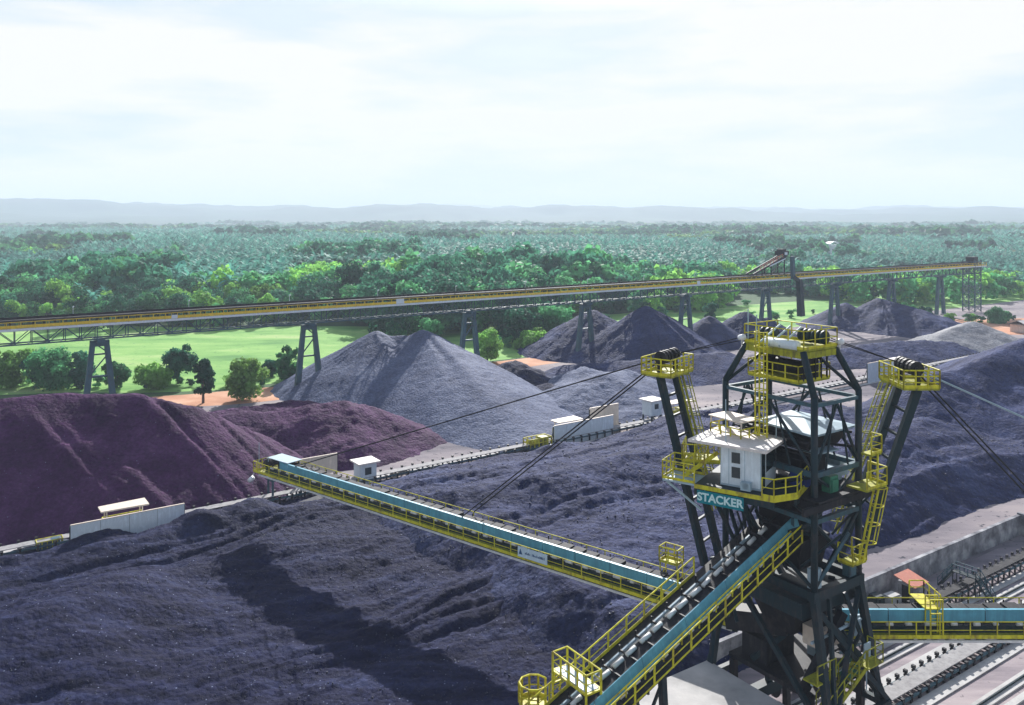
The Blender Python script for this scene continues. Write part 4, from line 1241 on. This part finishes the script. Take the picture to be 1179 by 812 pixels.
yard_conveyor('belt conveyor at ground level running under the stacker along the road', -70, 170, .1, z=.6, frames=98, step=1.1, white=True)
yard_conveyor('dark ground level belt conveyor beside the concrete wall, crossed by stairs', 6, 210, 5.9, z=1.0, frames=98, step=1.1).scale = (1, .72, 1)
yard_conveyor('dusty pale ground belt conveyor running past the white shield walls', -80, 300, 64.4, skew=R(1.3), z=1.0, frames=98, step=1.6, white=True)
m = MB(); m.box(-80, 210, -5.25, -4.75, -.02, .14); k_ = m.build('kerb', M_CONC); k_.location = AB(0, 0); k_.rotation_euler = (0, 0, YAW); tag(k_, kind='structure')
for lab, b in (('steel stacker rail on the side of the dark belt conveyor', 3.6), ('steel stacker rail on the near side of the road', -3.8)):
    m = MB(); m.box(-90, 220, -.45, .45, .0, .12); o = m.build('crane_rail', M_CONC); o.location = AB(0, b); o.rotation_euler = (0, 0, YAW)
    tag(o, lab, 'rail')
    m = MB(); m.box(-90, 220, -.05, .05, .122, .27); m.build('rail_head', M_STEEL, o)

# crossover stairs over the dark conveyor
cs = thing('crossover_stairs', 'small steel footbridge with stairs over the dark belt conveyor', 'footbridge', AB(32.6, 5.9), YAW); cs.scale = (.8, .72, .72)
m = MB(); m.box(-.5, .5, -1.5, 1.5, 2.5, 2.58)
for s_ in (-1, 1):
    for x in (-.45, .45): m.beam((x, s_ * 1.45, 0), (x, s_ * 1.45, 2.5), .1)
m.build('landing', M_STEEL, cs)
for s_ in (-1, 1):
    m = MB()
    for x in (-.45, .45): m.beam((x, s_ * 1.5, 2.5), (x, s_ * 3.4, .05), .08, .24)
    for k in range(8): t = k / 8; m.box(-.45, .45, s_ * (1.6 + 1.8 * t) - .12, s_ * (1.6 + 1.8 * t) + .12, 2.3 - 2.3 * t, 2.34 - 2.3 * t)
    m.build('stair', M_STEEL, cs)
m = MB()
for x in (-.5, .5): m.rail([(x, -3.4, .05), (x, -1.5, 2.55), (x, 1.5, 2.55), (x, 3.4, .05)], 1.0, .9, .04)
m.build('handrail', M_STEEL2, cs)

# concrete retaining wall
m = MB()
N = 24
for k in range(N):
    a, a2 = 3 + k * 49.2 / N, 3 + (k + 1) * 49.2 / N - .03
    m.box(a, a2, 9.95, 10.25, -.1, 2.05)
m.box(3, 52.2, 9.92, 10.28, 2.05, 2.15)
m.box(52.2, 52.6, 7.8, 10.34, -.1, 2.3)
for k in range(13): a = 4.5 + k * 3.9; m.box(a, a + .35, 10.26, 10.7, -.1, 1.8)
o = m.build('retaining_wall', M_CONCD); o.location = AB(0, 0); o.rotation_euler = (0, 0, YAW)
tag(o, 'long stained grey concrete retaining wall holding back the coal at the right', 'wall')
# hut with an orange roof
h_ = thing('hut', 'small dark hut with an orange lean-to roof beside the concrete wall', 'hut', AB(27.0, 8.0), YAW); h_.scale = (.8, .8, .85)
m = MB(); m.box(-1.1, 1.1, -.9, .9, 0, 2.2); m.build('wall', M_CONCD, h_)
m = MB(); m.add([(-1.4, -1.3, 2.15), (1.5, -1.3, 2.15), (1.5, 1.2, 2.75), (-1.4, 1.2, 2.75), (-1.4, -1.3, 2.07), (1.5, -1.3, 2.07), (1.5, 1.2, 2.67), (-1.4, 1.2, 2.67)], [(0, 1, 2, 3), (7, 6, 5, 4), (0, 4, 5, 1), (1, 5, 6, 2), (2, 6, 7, 3), (3, 7, 4, 0)]); m.build('roof', M_ORANGE, h_)
m = MB(); m.box(-1.15, -1.11, -.5, .4, .05, 1.95); m.build('door', M_BLACK, h_)
for lab, a, b, sx_, sy_, sz_, mt in (('grey concrete block on the ground at the left of the hut', 24.6, 8.4, .7, .5, 1.1, M_CONC), ('dark steel bin standing against the concrete wall', 23.0, 8.9, .5, .5, 1.3, M_STEEL), ('low pale slab lying on the ground near the boom', 21.0, 8.3, 1.4, .7, .35, M_CONC)):
    m = MB(); m.box(-sx_, sx_, -sy_, sy_, 0, sz_ * .85); m.prism([(-sx_ * .9, -sy_ * .85), (sx_ * .9, -sy_ * .85), (sx_ * .9, sy_ * .85), (-sx_ * .9, sy_ * .85)], sz_ * .85, sz_)
    o = m.build('concrete_block' if mt is M_CONC else 'steel_bin', mt); o.location = AB(a, b); o.rotation_euler = (0, 0, YAW + random.uniform(-.2, .2)); tag(o, lab, 'block' if mt is M_CONC else 'bin')

# shield walls, booths and drive units along the dusty conveyor
def shield(label, a0, a1, b, H, mat, z0=0.0):
    root = thing('shield_wall', label, 'wall', AB(a0, b), YAW + R(1.3))
    Ln = a1 - a0; n = max(2, round(Ln / 2.6))
    p0 = None
    for k in range(n):
        if p0 is None:
            m = MB(); m.box(0.02, Ln / n - .02, -.07, .07, z0, H); p0 = m.build('wall_panel', mat, root)
        else: dup(p0, root, (Ln * k / n, 0, 0))
    m = MB()
    for k in range(n + 1): m.beam((Ln * k / n, .16, -.2), (Ln * k / n, .16, H - .1), .16); m.beam((Ln * k / n, .18, H * .7), (Ln * k / n, 1.3, 0), .1)
    m.build('wall_post', M_STEEL, root)
    m = MB(); m.box(0, Ln, -.1, .1, H, H + .08); m.build('coping', M_CREAM, root)
    return root


shield('long white shield wall at the foot of the maroon coal ridge, leftmost of the white walls', -35.0, -23.6, 63.6, 2.7, M_WHITE)
shield('cream shield wall standing behind the tip of the left boom', -9.4, -4.4, 66.2, 4.7, M_CREAM, 2.4)
shield('long white shield wall at the right foot of the pale grey cone', 30.5, 42.6, 66.4, 3.2, M_WHITE)
shield('short cream shield wall behind the long white one near the pale grey cone', 40.2, 46.4, 69.6, 4.0, M_CREAM)
shield('distant white shield wall between the tower and the right hand mast', 114, 123, 67.6, 4.2, M_WHITE)


def booth(label, a, b, w, d, h, z0):
    r_ = thing('control_booth', label, 'booth', AB(a, b), YAW + R(1.3))
    m = MB(); m.box(-w / 2, w / 2, -d / 2, d / 2, z0, h); m.build('wall', M_WHITE, r_)
    m = MB(); m.box(-w / 2 - .4, w / 2 + .4, -d / 2 - .4, d / 2 + .4, h + .01, h + .2); m.build('roof', M_ROOF, r_)
    m = MB(); m.box(-.5, .4, -d / 2 - .04, -d / 2 - .004, z0 + (h - z0) * .45, z0 + (h - z0) * .8); m.build('window', M_GLASS, r_)
    if z0 > .3:
        m = MB()
        for i in (-1, 1):
            for j in (-1, 1): m.beam((i * w * .45, j * d * .45, -.2), (i * w * .45, j * d * .45, z0), .2)
        m.beam((-w * .45, -d * .45, .1), (w * .45, -d * .45, z0), .12); m.beam((w * .45, -d * .45, .1), (-w * .45, -d * .45, z0), .12)
        m.build('support_frame', M_STEEL, r_)
    return r_


booth('white control booth with pale roof behind the left boom', -.4, 66.6, 2.3, 2.0, 2.9, .3)
booth('white control booth on a dark steel frame right of the short cream wall', 52.0, 67.6, 2.4, 2.2, 4.3, 1.9)
booth('small far white control booth at the right of the distant shield wall', 128, 69.5, 2.6, 2.2, 3.4, .8)


def drive(label, a, b, roofed, yellow=M_YELD, z=0.0, sc=1.0):
    r_ = thing('drive_station', label, 'drive station', AB(a, b, z), YAW + R(1.3)); r_.scale = (sc, sc, sc)
    m = MB(); m.box(-2.0, 2.0, -.9, .9, .5, .8)
    for i in (-1.8, 1.8):
        for j in (-.8, .8): m.beam((i, j, -.2 - z), (i, j, .5), .2)
    m.build('base_frame', M_STEEL2, r_)
    m = MB(); m.tube((-1.4, 0, 1.3), (.2, 0, 1.3), .5, 12); m.box(.3, 1.6, -.6, .6, .8, 2.0); m.build('motor', yellow, r_)
    m = MB(); m.rail([(-2, -.9, .8), (2, -.9, .8), (2, .9, .8), (-2, .9, .8)], 1.2, .8, .06, True); m.build('handrail', M_YEL, r_)
    if roofed:
        m = MB(); m.prism([(-2.4, -1.0), (2.4, -1.2), (2.4, 1.2), (-2.4, 1.0)], 3.1, 3.25)
        for i in (-1.8, 1.8): m.beam((i, .7, .8), (i, .7, 3.1), .12); m.beam((i, -.7, .8), (i, -.7, 3.1), .12)
        m.build('canopy', M_CREAM, r_)
    return r_


drive('yellow drive station under a cream canopy behind the leftmost white wall', -29.6, 65.6, True)
drive('small yellow drive unit at the left end of the leftmost white wall', -36.8, 65.2, False, M_STEEL2, 0, .6)
drive('yellow drive station with railings behind the tip of the left boom', -11.2, 66.4, False, M_CREAM, 2.3)
drive('bright yellow drive unit at the left end of the white wall beside the grey cone', 27.4, 66.4, False)
drive('drive station with cream canopy behind the white wall beside the grey cone', 34.6, 68.6, True)
drive('drive station with pale canopy right of the booth on a steel frame', 58.2, 67.8, True)
for lab, a, b in (('cream tarpaulin panel lying just right of the white booth near the boom tip', 4.4, 66.2), ('pale slab lying below the dusty conveyor beneath the left boom', -9.4, 62.4)):
    m = MB(); m.prism([(-1.3, -.6), (1.5, -.5), (1.3, .6), (-1.2, .5)], .3, .5); m.beam((-1, 0, -.2), (-1, 0, .3), .2); m.beam((1, 0, -.2), (1, 0, .3), .2)
    o = m.build('loose_panel', M_CREAM); o.location = AB(a, b, .3); o.rotation_euler = (R(6), R(-8), YAW); tag(o, lab, 'panel')

# far buildings
fb = thing('domed_building', 'distant white building with a rounded roof among the trees', 'building', (300, 770, 0), .2)
m = MB(); m.box(-5.5, 5.5, -4, 4, 0, 9); m.build('wall', M_WHITE, fb)
m = MB()
for i in range(10):
    for j in range(5):
        a_, b_ = math.pi * i / 10, math.pi * (i + 1) / 10
        y0, y1 = -4.6 + 9.2 * j / 5, -4.6 + 9.2 * (j + 1) / 5
        m.add([(-6.3 * math.cos(a_), y0, 9.02 + 3.2 * math.sin(a_)), (-6.3 * math.cos(b_), y0, 9.02 + 3.2 * math.sin(b_)), (-6.3 * math.cos(b_), y1, 9.02 + 3.2 * math.sin(b_)), (-6.3 * math.cos(a_), y1, 9.02 + 3.2 * math.sin(a_))], [(0, 1, 2, 3)])
m.build('roof', M_WHITE, fb, True)
fb = thing('shed', 'low cream roofed shed on the sandy clearing at the right edge', 'shed', (157, 252, 0), .5)
m = MB(); m.box(-4, 4, -2.5, 2.5, 0, 2.4); m.build('wall', M_CREAM, fb)
m = MB(); m.add([(-4.6, -3.1, 2.3), (4.6, -3.1, 2.3), (4.6, 0, 3.6), (-4.6, 0, 3.6), (4.6, 3.1, 2.3), (-4.6, 3.1, 2.3)], [(0, 1, 2, 3), (3, 2, 4, 5), (0, 5, 4, 1)]); m.build('roof', M_ROOF, fb)

# ------------------------------------------------------------------ trees
def crown_arrays(nq, lobes, size, seed, squash=1.0):
    """leaf-clump quads scattered through the volume of several lobes (unit metres)"""
    r = np.random.default_rng(seed)
    C = []; Nn = []
    wts = np.array([l[3] ** 2 for l in lobes]); wts = wts / wts.sum()
    which = r.choice(len(lobes), nq, p=wts)
    for k in which:
        x, y, z, rad = lobes[k]
        d = r.normal(size=3); d /= np.linalg.norm(d)
        if d[2] < -.35: d[2] *= -.6
        rr = rad * (0.55 + 0.5 * r.random() ** .6)
        C.append((x + d[0] * rr, y + d[1] * rr, z + d[2] * rr * squash)); Nn.append(d)
    C = np.array(C); Nn = np.array(Nn)
    Nn = Nn + r.normal(size=Nn.shape) * .45; Nn /= np.linalg.norm(Nn, axis=1)[:, None]
    t = np.cross(Nn, r.normal(size=Nn.shape)); t /= np.linalg.norm(t, axis=1)[:, None]
    b = np.cross(Nn, t)
    s = size * (0.6 + .8 * r.random(nq))[:, None]
    j = lambda: (0.75 + .5 * r.random(nq))[:, None]
    V = np.stack([C - t * s * j() - b * s * .6 * j(), C + t * s * j() - b * s * .6 * j(), C + t * s * j() * .8 + b * s * .7 * j() + Nn * s * .3, C - t * s * j() * .8 + b * s * .7 * j()], 1).reshape(-1, 3)
    Fq = np.arange(nq * 4).reshape(-1, 4)
    return V, Fq


def mk_lobes(h, wd, n, seed, lo=.35):
    r = np.random.default_rng(seed); out = []
    for k in range(n):
        a = r.random() * 6.283; z = h * (lo + (1 - lo - .18) * r.random()); f = 1 - ((z / h - .6) / .62) ** 2
        rad = wd * .5 * max(.1, f) * .75 * r.random() ** .5
        out.append((rad * math.cos(a), rad * math.sin(a), z, wd * (.10 + .15 * r.random() ** 1.5)))
    out.append((0, 0, h * .6, wd * .24))
    return out


def palm_arrays(h, nf, ln_, seed, seg=3, wd=.55, trunk=True):
    r = np.random.default_rng(seed); V = []; Q = []
    if trunk:
        for z, rr in ((0, .3), (h, .2)):
            for k in range(4): V.append((rr * math.cos(k * 1.571), rr * math.sin(k * 1.571), z))
        Q += [(k, (k + 1) % 4, 4 + (k + 1) % 4, 4 + k) for k in range(4)]
    for f in range(nf):
        a = f * 2.399 + r.random() * .4; el_ = R(75 - 95 * (f / nf) + r.uniform(-8, 8)); L_ = ln_ * r.uniform(.8, 1.15)
        x, z = 0.0, h; st = L_ / seg; base = len(V); e_ = el_
        for s in range(seg + 1):
            ww = wd * (0.35, 1.0, .85, .12)[min(3, round(3 * s / seg))]
            cx_, cy_ = x * math.cos(a), x * math.sin(a)
            V.append((cx_ - ww * math.sin(a), cy_ + ww * math.cos(a), z - .12 * ww)); V.append((cx_ + ww * math.sin(a), cy_ - ww * math.cos(a), z - .12 * ww))
            x += st * math.cos(e_); z += st * math.sin(e_); e_ -= R(34)
        for s in range(seg):
            k = base + 2 * s; Q.append((k, k + 1, k + 3, k + 2))
    return np.array(V), np.array(Q)


GREENS = dict(dark=(0.042, 0.155, 0.092), mid=(0.085, 0.28, 0.115), bright=(0.19, 0.40, 0.085), lime=(0.22, 0.40, 0.10), palm=(0.105, 0.315, 0.245))


def big_tree(label, u, vb, vt, wpx, col, seed, trunk=.25, cat='tree', name='broadleaf_tree', group=None):
    p = ground(u, vb); D = p.y; h = (vb - vt) * D / F; wd = wpx * D / F
    root = thing(name, label, cat, p, 0, group)
    lo = mk_lobes(h, wd, 26, seed, trunk)
    V, Q = crown_arrays(5200, lo, .15 + .010 * wd, seed)
    r = np.random.default_rng(seed)
    tint = np.repeat(np.array(col)[None, :] * (0.75 + .5 * r.random((len(V) // 4, 1))), 4, 0)
    np_mesh('crown', V, Q, M_LEAF, False, tint, root)
    m = MB(); m.tube((0, 0, -.2), (0, 0, h * .45), .10 + .02 * h, 7, .06 + .01 * h)
    for x, y, z, rd in lo[:6]: m.tube((0, 0, h * .28), (x, y, z), .05 + .008 * h, 5, .03)
    m.build('trunk', M_BARK, root)
    return root


BT = [
    ('dense dark tree on the pasture, tallest between the two left trestles', 206, 441, 392, 42, GREENS['dark'], .08),
    ('slim dark tree at the edge of the orange dirt track', 234, 464, 408, 28, GREENS['dark'], .2),
    ('bright green rounded bush left of the dense dark tree', 180, 447, 421, 50, GREENS['bright'], .05),
    ('feathery lime green tree on the dirt track, right of the slim dark tree', 279, 461, 415, 56, GREENS['lime'], .1),
    ('small dark bush alone on the pasture', 311, 433, 416, 26, GREENS['dark'], .05),
    ('mid green shrubby tree just left of the second trestle', 333, 440, 394, 34, GREENS['mid'], .1),
    ('dark rounded tree beside the left trestle', 92, 446, 402, 34, GREENS['dark'], .1),
    ('large leafy bush at the left, behind the maroon ridge', 62, 448, 402, 62, GREENS['mid'], .08),
    ('dark tree rising out of the leafy bushes at the far left', 42, 446, 398, 30, GREENS['dark'], .1),
    ('light green bush cut by the left edge of the picture', 12, 446, 400, 54, GREENS['bright'], .08),
    ('low leafy bush right behind the first trestle', 135, 446, 418, 34, GREENS['mid'], .05),
    ('bright bushy tree right of the third trestle', 561, 416, 374, 42, GREENS['bright'], .12),
    ('round dark tree behind the top of the pale grey cone', 496, 398, 367, 30, GREENS['mid'], .1),
    ('dark tree behind the left peak of the pale grey cone', 455, 394, 370, 28, GREENS['mid'], .1),
    ('dense dark tree standing behind the orange dirt bank', 600, 396, 352, 56, GREENS['dark'], .1),
    ('leafy tree between the orange dirt bank and the large twin cone', 640, 392, 350, 50, GREENS['mid'], .1),
    ('low green bush in front of the trees near the dirt bank', 612, 402, 384, 44, GREENS['bright'], .05),
    ('tall thin dark tree between the twin cone and the small cone', 818, 376, 346, 18, GREENS['dark'], .2),
    ('dark little tree just left of the lattice end tower', 1064, 374, 352, 24, GREENS['dark'], .05),
    ('small green bush right of the lattice end tower', 1150, 372, 356, 30, GREENS['mid'], .05),
    ('round green bush between the last two trestles', 1045, 366, 350, 22, GREENS['mid'], .05),
]
for k, (lab, u, vb, vt, wp, c, tk) in enumerate(BT):
    bush = 'bush' in lab
    big_tree(lab, u, vb, vt, wp, c, 100 + k, tk, 'bush' if bush else 'tree', 'bush' if bush else 'broadleaf_tree')

# low bushes that fray the edges of the pasture and the dirt track
BU = []
rb_ = np.random.default_rng(41)
for (u0, v0, u1, v1, n_) in ((150, 446, 330, 440, 9), (0, 444, 120, 444, 10), (300, 428, 345, 426, 4), (560, 404, 640, 394, 6), (860, 366, 1060, 362, 12), (1080, 372, 1176, 366, 8), (690, 372, 860, 352, 8)):
    for k in range(n_):
        t = (k + rb_.random()) / n_; BU.append((u0 + (u1 - u0) * t, v0 + (v1 - v0) * t + rb_.uniform(-4, 4)))
bmesh_ = []
for k in range(4):
    V, Q = crown_arrays(900, mk_lobes(1.0, 1.3, 12, 900 + k, .05), .05, 950 + k)
    c = np.array(list(GREENS.values())[(1, 2, 0, 1)[k]])
    t = np.repeat(c[None] * (.75 + .5 * rb_.random((len(V) // 4, 1))), 4, 0)
    o = np_mesh('bush', V, Q, M_LEAF, False, t); bmesh_.append(o.data); bpy.data.objects.remove(o)
for u, v in BU:
    p = ground(u, v)
    if abs(toab(p.x, p.y)[1] - EB) < 6: continue
    k = int(rb_.integers(4)); o = bpy.data.objects.new('bush', bmesh_[k]); COL.objects.link(o)
    sc_ = rb_.uniform(1.4, 3.6); o.location = p; o.scale = (sc_, sc_, sc_ * rb_.uniform(.7, 1.2)); o.rotation_euler = (0, 0, rb_.random() * 6)
    tag(o, 'low green bush at the ragged edge of the pasture', 'bush', 'bushes round the pasture')

# forest: individual trees nearest the yard, the far wood as one mass
protos = []
for k in range(6):
    V, Q = crown_arrays(400, mk_lobes(1.0, .95, 10, 300 + k, .12), .05, 400 + k); protos.append((V, Q))
near_protos = [crown_arrays(1300, mk_lobes(1.0, .95, 12, 300 + k, .12), .026, 450 + k) for k in range(6)]
far_protos = []
for k in range(5):
    V, Q = crown_arrays(60, mk_lobes(1.0, 1.05, 6, 500 + k, .15), .16, 600 + k); far_protos.append((V, Q))
palms = [palm_arrays(1.0, 15, .62, 700 + k, 3, .075) for k in range(5)]
far_palms = [palm_arrays(1.0, 10, .62, 800 + k, 2, .11, False) for k in range(4)]


def edge(u):
    return np.interp(u, [-200, 0, 430, 450, 630, 650, 840, 860, 1179, 1500], [262, 262, 258, 236, 238, 292, 300, 322, 350, 380])


pts = []
D = 215.0
r = np.random.default_rng(5)
while D < 3300:
    sp = 6.6 if D < 420 else 6.6 * (D / 420) ** 0.72
    half = D * 0.70 + 20
    n = int(2 * half / sp)
    for k in range(n):
        x = -half + (k + r.random()) * sp; y = D + sp * (r.random() - .5)
        u = 589.5 + x / y * F
        if u < -60 or u > 1240: continue
        a, b = toab(x, y)
        if b < 136: continue
        if y < edge(u) + 14 * fbm(np.array(x * .03), np.array(0.), 9, 2) * 2: continue
        if 840 < u < 1200 and y < 520 and fbm(np.array(x * .018), np.array(y * .018), 71, 2) > .06: continue
        if (x - 300) ** 2 + (y - 770) ** 2 < 400 or (abs(x / y - .3895) < .012 and 620 < y < 770): continue
        pts.append((x, y, u))
    D += sp * 0.9
pts = np.array(pts)
X, Y, U = pts.T
zone = fbm(X * .0042 + 9, Y * .0026, 21, 3)
zone2 = fbm(X * .012, Y * .008, 27, 2)
is_palm = (zone > -.035) & (zone2 > -.2)
is_palm |= (Y > 330) & (Y < 620) & (U < 330) & (zone2 > -.08)
is_palm |= (Y > 420) & (Y < 1000) & (U > 380) & (zone2 > -.14)
is_palm &= ~((Y > 1150) & (Y < 1550) & (U > 350) & (U < 1000))
is_palm &= ~((Y < 330) & (r.random(len(Y)) < .8))
H = np.where(is_palm, r.uniform(7, 10.5, len(X)), r.uniform(7, 14, len(X)) * (1 + .35 * (zone2 < -.1)))
H *= np.where(Y < 300, .8, 1.0)
H *= np.clip(1 + 1.0 * fbm(X * .003, Y * .002, 91, 2), .75, 1.5)
tone = r.random(len(X)) + 1.8 * zone2
cols = np.empty((len(X), 3))
for k in range(len(X)):
    if is_palm[k]: c = np.array(GREENS['palm']) * r.uniform(.65, 1.25)
    elif tone[k] < .34: c = np.array(GREENS['dark']) * r.uniform(.8, 1.3)
    elif tone[k] < .74: c = np.array(GREENS['mid']) * r.uniform(.8, 1.3)
    else: c = np.array(GREENS['bright']) * r.uniform(.75, 1.25)
    cols[k] = c
order = np.argsort(Y)
near_b = [k for k in order if not is_palm[k]][:280]
near_p = [k for k in order if is_palm[k]][:280]
solo = set(near_b) | set(near_p)


def proto_obj(V, Q, mat, tint, name):
    r_ = np.random.default_rng(len(V)); t = np.repeat(np.array(tint)[None] * (.75 + .5 * r_.random((len(V), 1))), 1, 0)
    me_o = np_mesh(name, V, Q, mat, False, t); me = me_o.data
    bpy.data.objects.remove(me_o); return me


bm = {}
for cn_, c in GREENS.items():
    if cn_ in ('palm', 'lime'): continue
    for j in range(3): bm[cn_, j] = proto_obj(*near_protos[(j * 2 + len(cn_)) % 6], M_LEAF, c, 'broadleaf_tree')
pm = [proto_obj(*palms[j], M_PALM, GREENS['palm'], 'palm_tree') for j in range(5)]
LAB = {'dark': 'dark green broadleaf tree at the near edge of the forest', 'mid': 'mid green broadleaf tree at the near edge of the forest', 'bright': 'bright yellow green broadleaf tree at the near edge of the forest'}
for k in near_b:
    cn_ = 'dark' if tone[k] < .34 else 'mid' if tone[k] < .74 else 'bright'
    o = bpy.data.objects.new('broadleaf_tree', bm[cn_, int(r.integers(3))]); COL.objects.link(o)
    o.location = (X[k], Y[k], -.3); o.rotation_euler = (0, 0, r.random() * 6.28); o.scale = (H[k] * r.uniform(.8, 1.2),) * 2 + (H[k],)
    tag(o, LAB[cn_], 'tree', 'broadleaf trees of the near forest, ' + cn_)
for k in near_p:
    o = bpy.data.objects.new('palm_tree', pm[int(r.integers(5))]); COL.objects.link(o)
    o.location = (X[k], Y[k], -.3); o.rotation_euler = (0, 0, r.random() * 6.28); o.scale = (H[k],) * 3
    tag(o, 'pale green palm with drooping fronds in the plantation beyond the conveyor', 'palm tree', 'palms of the plantation')


def mass(name, idx, prots, mat):
    Vs, Qs, Ts = [], [], []; off = 0
    for k in idx:
        V, Q = prots[int(r.integers(len(prots)))]
        a_ = r.random() * 6.28; c_, s_ = math.cos(a_), math.sin(a_)
        wsc = H[k] * r.uniform(.85, 1.25) * (1 + .25 * (Y[k] > 900) + .5 * (Y[k] > 1700))
        P = np.empty_like(V); P[:, 0] = X[k] + (V[:, 0] * c_ - V[:, 1] * s_) * wsc; P[:, 1] = Y[k] + (V[:, 0] * s_ + V[:, 1] * c_) * wsc; P[:, 2] = V[:, 2] * H[k] - .3
        Vs.append(P); Qs.append(Q + off); Ts.append(np.repeat(cols[k][None], len(V), 0)); off += len(V)
    o = np_mesh(name, np.concatenate(Vs), np.concatenate(Qs), mat, False, np.concatenate(Ts))
    return tag(o, kind='stuff')


rest = [k for k in order if k not in solo]
fb_n = [k for k in rest if not is_palm[k] and Y[k] < 650]; fb_f = [k for k in rest if not is_palm[k] and Y[k] >= 650]
fp_n = [k for k in rest if is_palm[k] and Y[k] < 650]; fp_f = [k for k in rest if is_palm[k] and Y[k] >= 650]
for nm, ix, pr_, mt, lb_ in (('forest', fb_n, protos, M_LEAF, 'mixed green forest beyond the pasture'), ('forest', fb_f, far_protos, M_LEAF, 'hazy blue green forest reaching to the hills'),
                            ('palm_plantation', fp_n, palms, M_PALM, 'pale palm plantation beyond the elevated conveyor'), ('palm_plantation', fp_f, far_palms, M_PALM, 'distant hazy palm plantation')):
    if ix: tag(mass(nm, ix, pr_, mt), lb_, 'forest')
print('trees', len(X), len(fb_n), len(fb_f), len(fp_n), len(fp_f))

# ------------------------------------------------------------------ hills
th_ = np.radians(np.linspace(-42, 42, 420)); dd = np.linspace(2800, 11000, 110)
TH, DD = np.meshgrid(th_, dd, indexing='ij')
HX, HY = DD * np.sin(TH), DD * np.cos(TH)
rampd = sstep((DD - 2900) / 2000)
hz = (10 + 150 * np.clip(fbm(HX * .00042 + 3, HY * .0006, 131, 4) + .36, 0, 1) * rampd + 210 * np.clip(fbm(HX * .0006 + 8, HY * .0005 + 2, 141, 4) + .12, 0, 1) * sstep((DD - 6500) / 2500))
hz = hz * (1 + .35 * sstep((-TH - .1) / .5)) + (120 * fbm(HX * .0022, HY * .0012, 161, 4) + 8 * fbm(HX * .02, HY * .02, 151, 2)) * rampd
hz[:, 0] = -5; hz[:, -1] = -5; hz[0] = -5; hz[-1] = -5
V = np.stack([HX, HY, hz], -1).reshape(-1, 3)
idx = np.arange(V.shape[0]).reshape(TH.shape)
Q = np.stack([idx[:-1, :-1], idx[:-1, 1:], idx[1:, 1:], idx[1:, :-1]], -1).reshape(-1, 4)[:, ::-1]
tag(np_mesh('hills', V, Q, M_HILL), kind='structure')

# ------------------------------------------------------------------ haze
m = MB(); m.box(-15000, 15000, -500, 15000, -8, 260)
hm = bpy.data.materials.new('haze_air'); hm.use_nodes = True
hn = hm.node_tree; hn.nodes.clear()
ho = hn.nodes.new('ShaderNodeOutputMaterial'); pv = hn.nodes.new('ShaderNodeVolumePrincipled')
pv.inputs['Color'].default_value = (0.77, 0.865, 1.0, 1)
pv.inputs['Density'].default_value = 0.00026
pv.inputs['Anisotropy'].default_value = 0.0
hn.links.new(pv.outputs['Volume'], ho.inputs['Volume'])
hz_o = m.build('haze', hm)
tag(hz_o, kind='stuff')
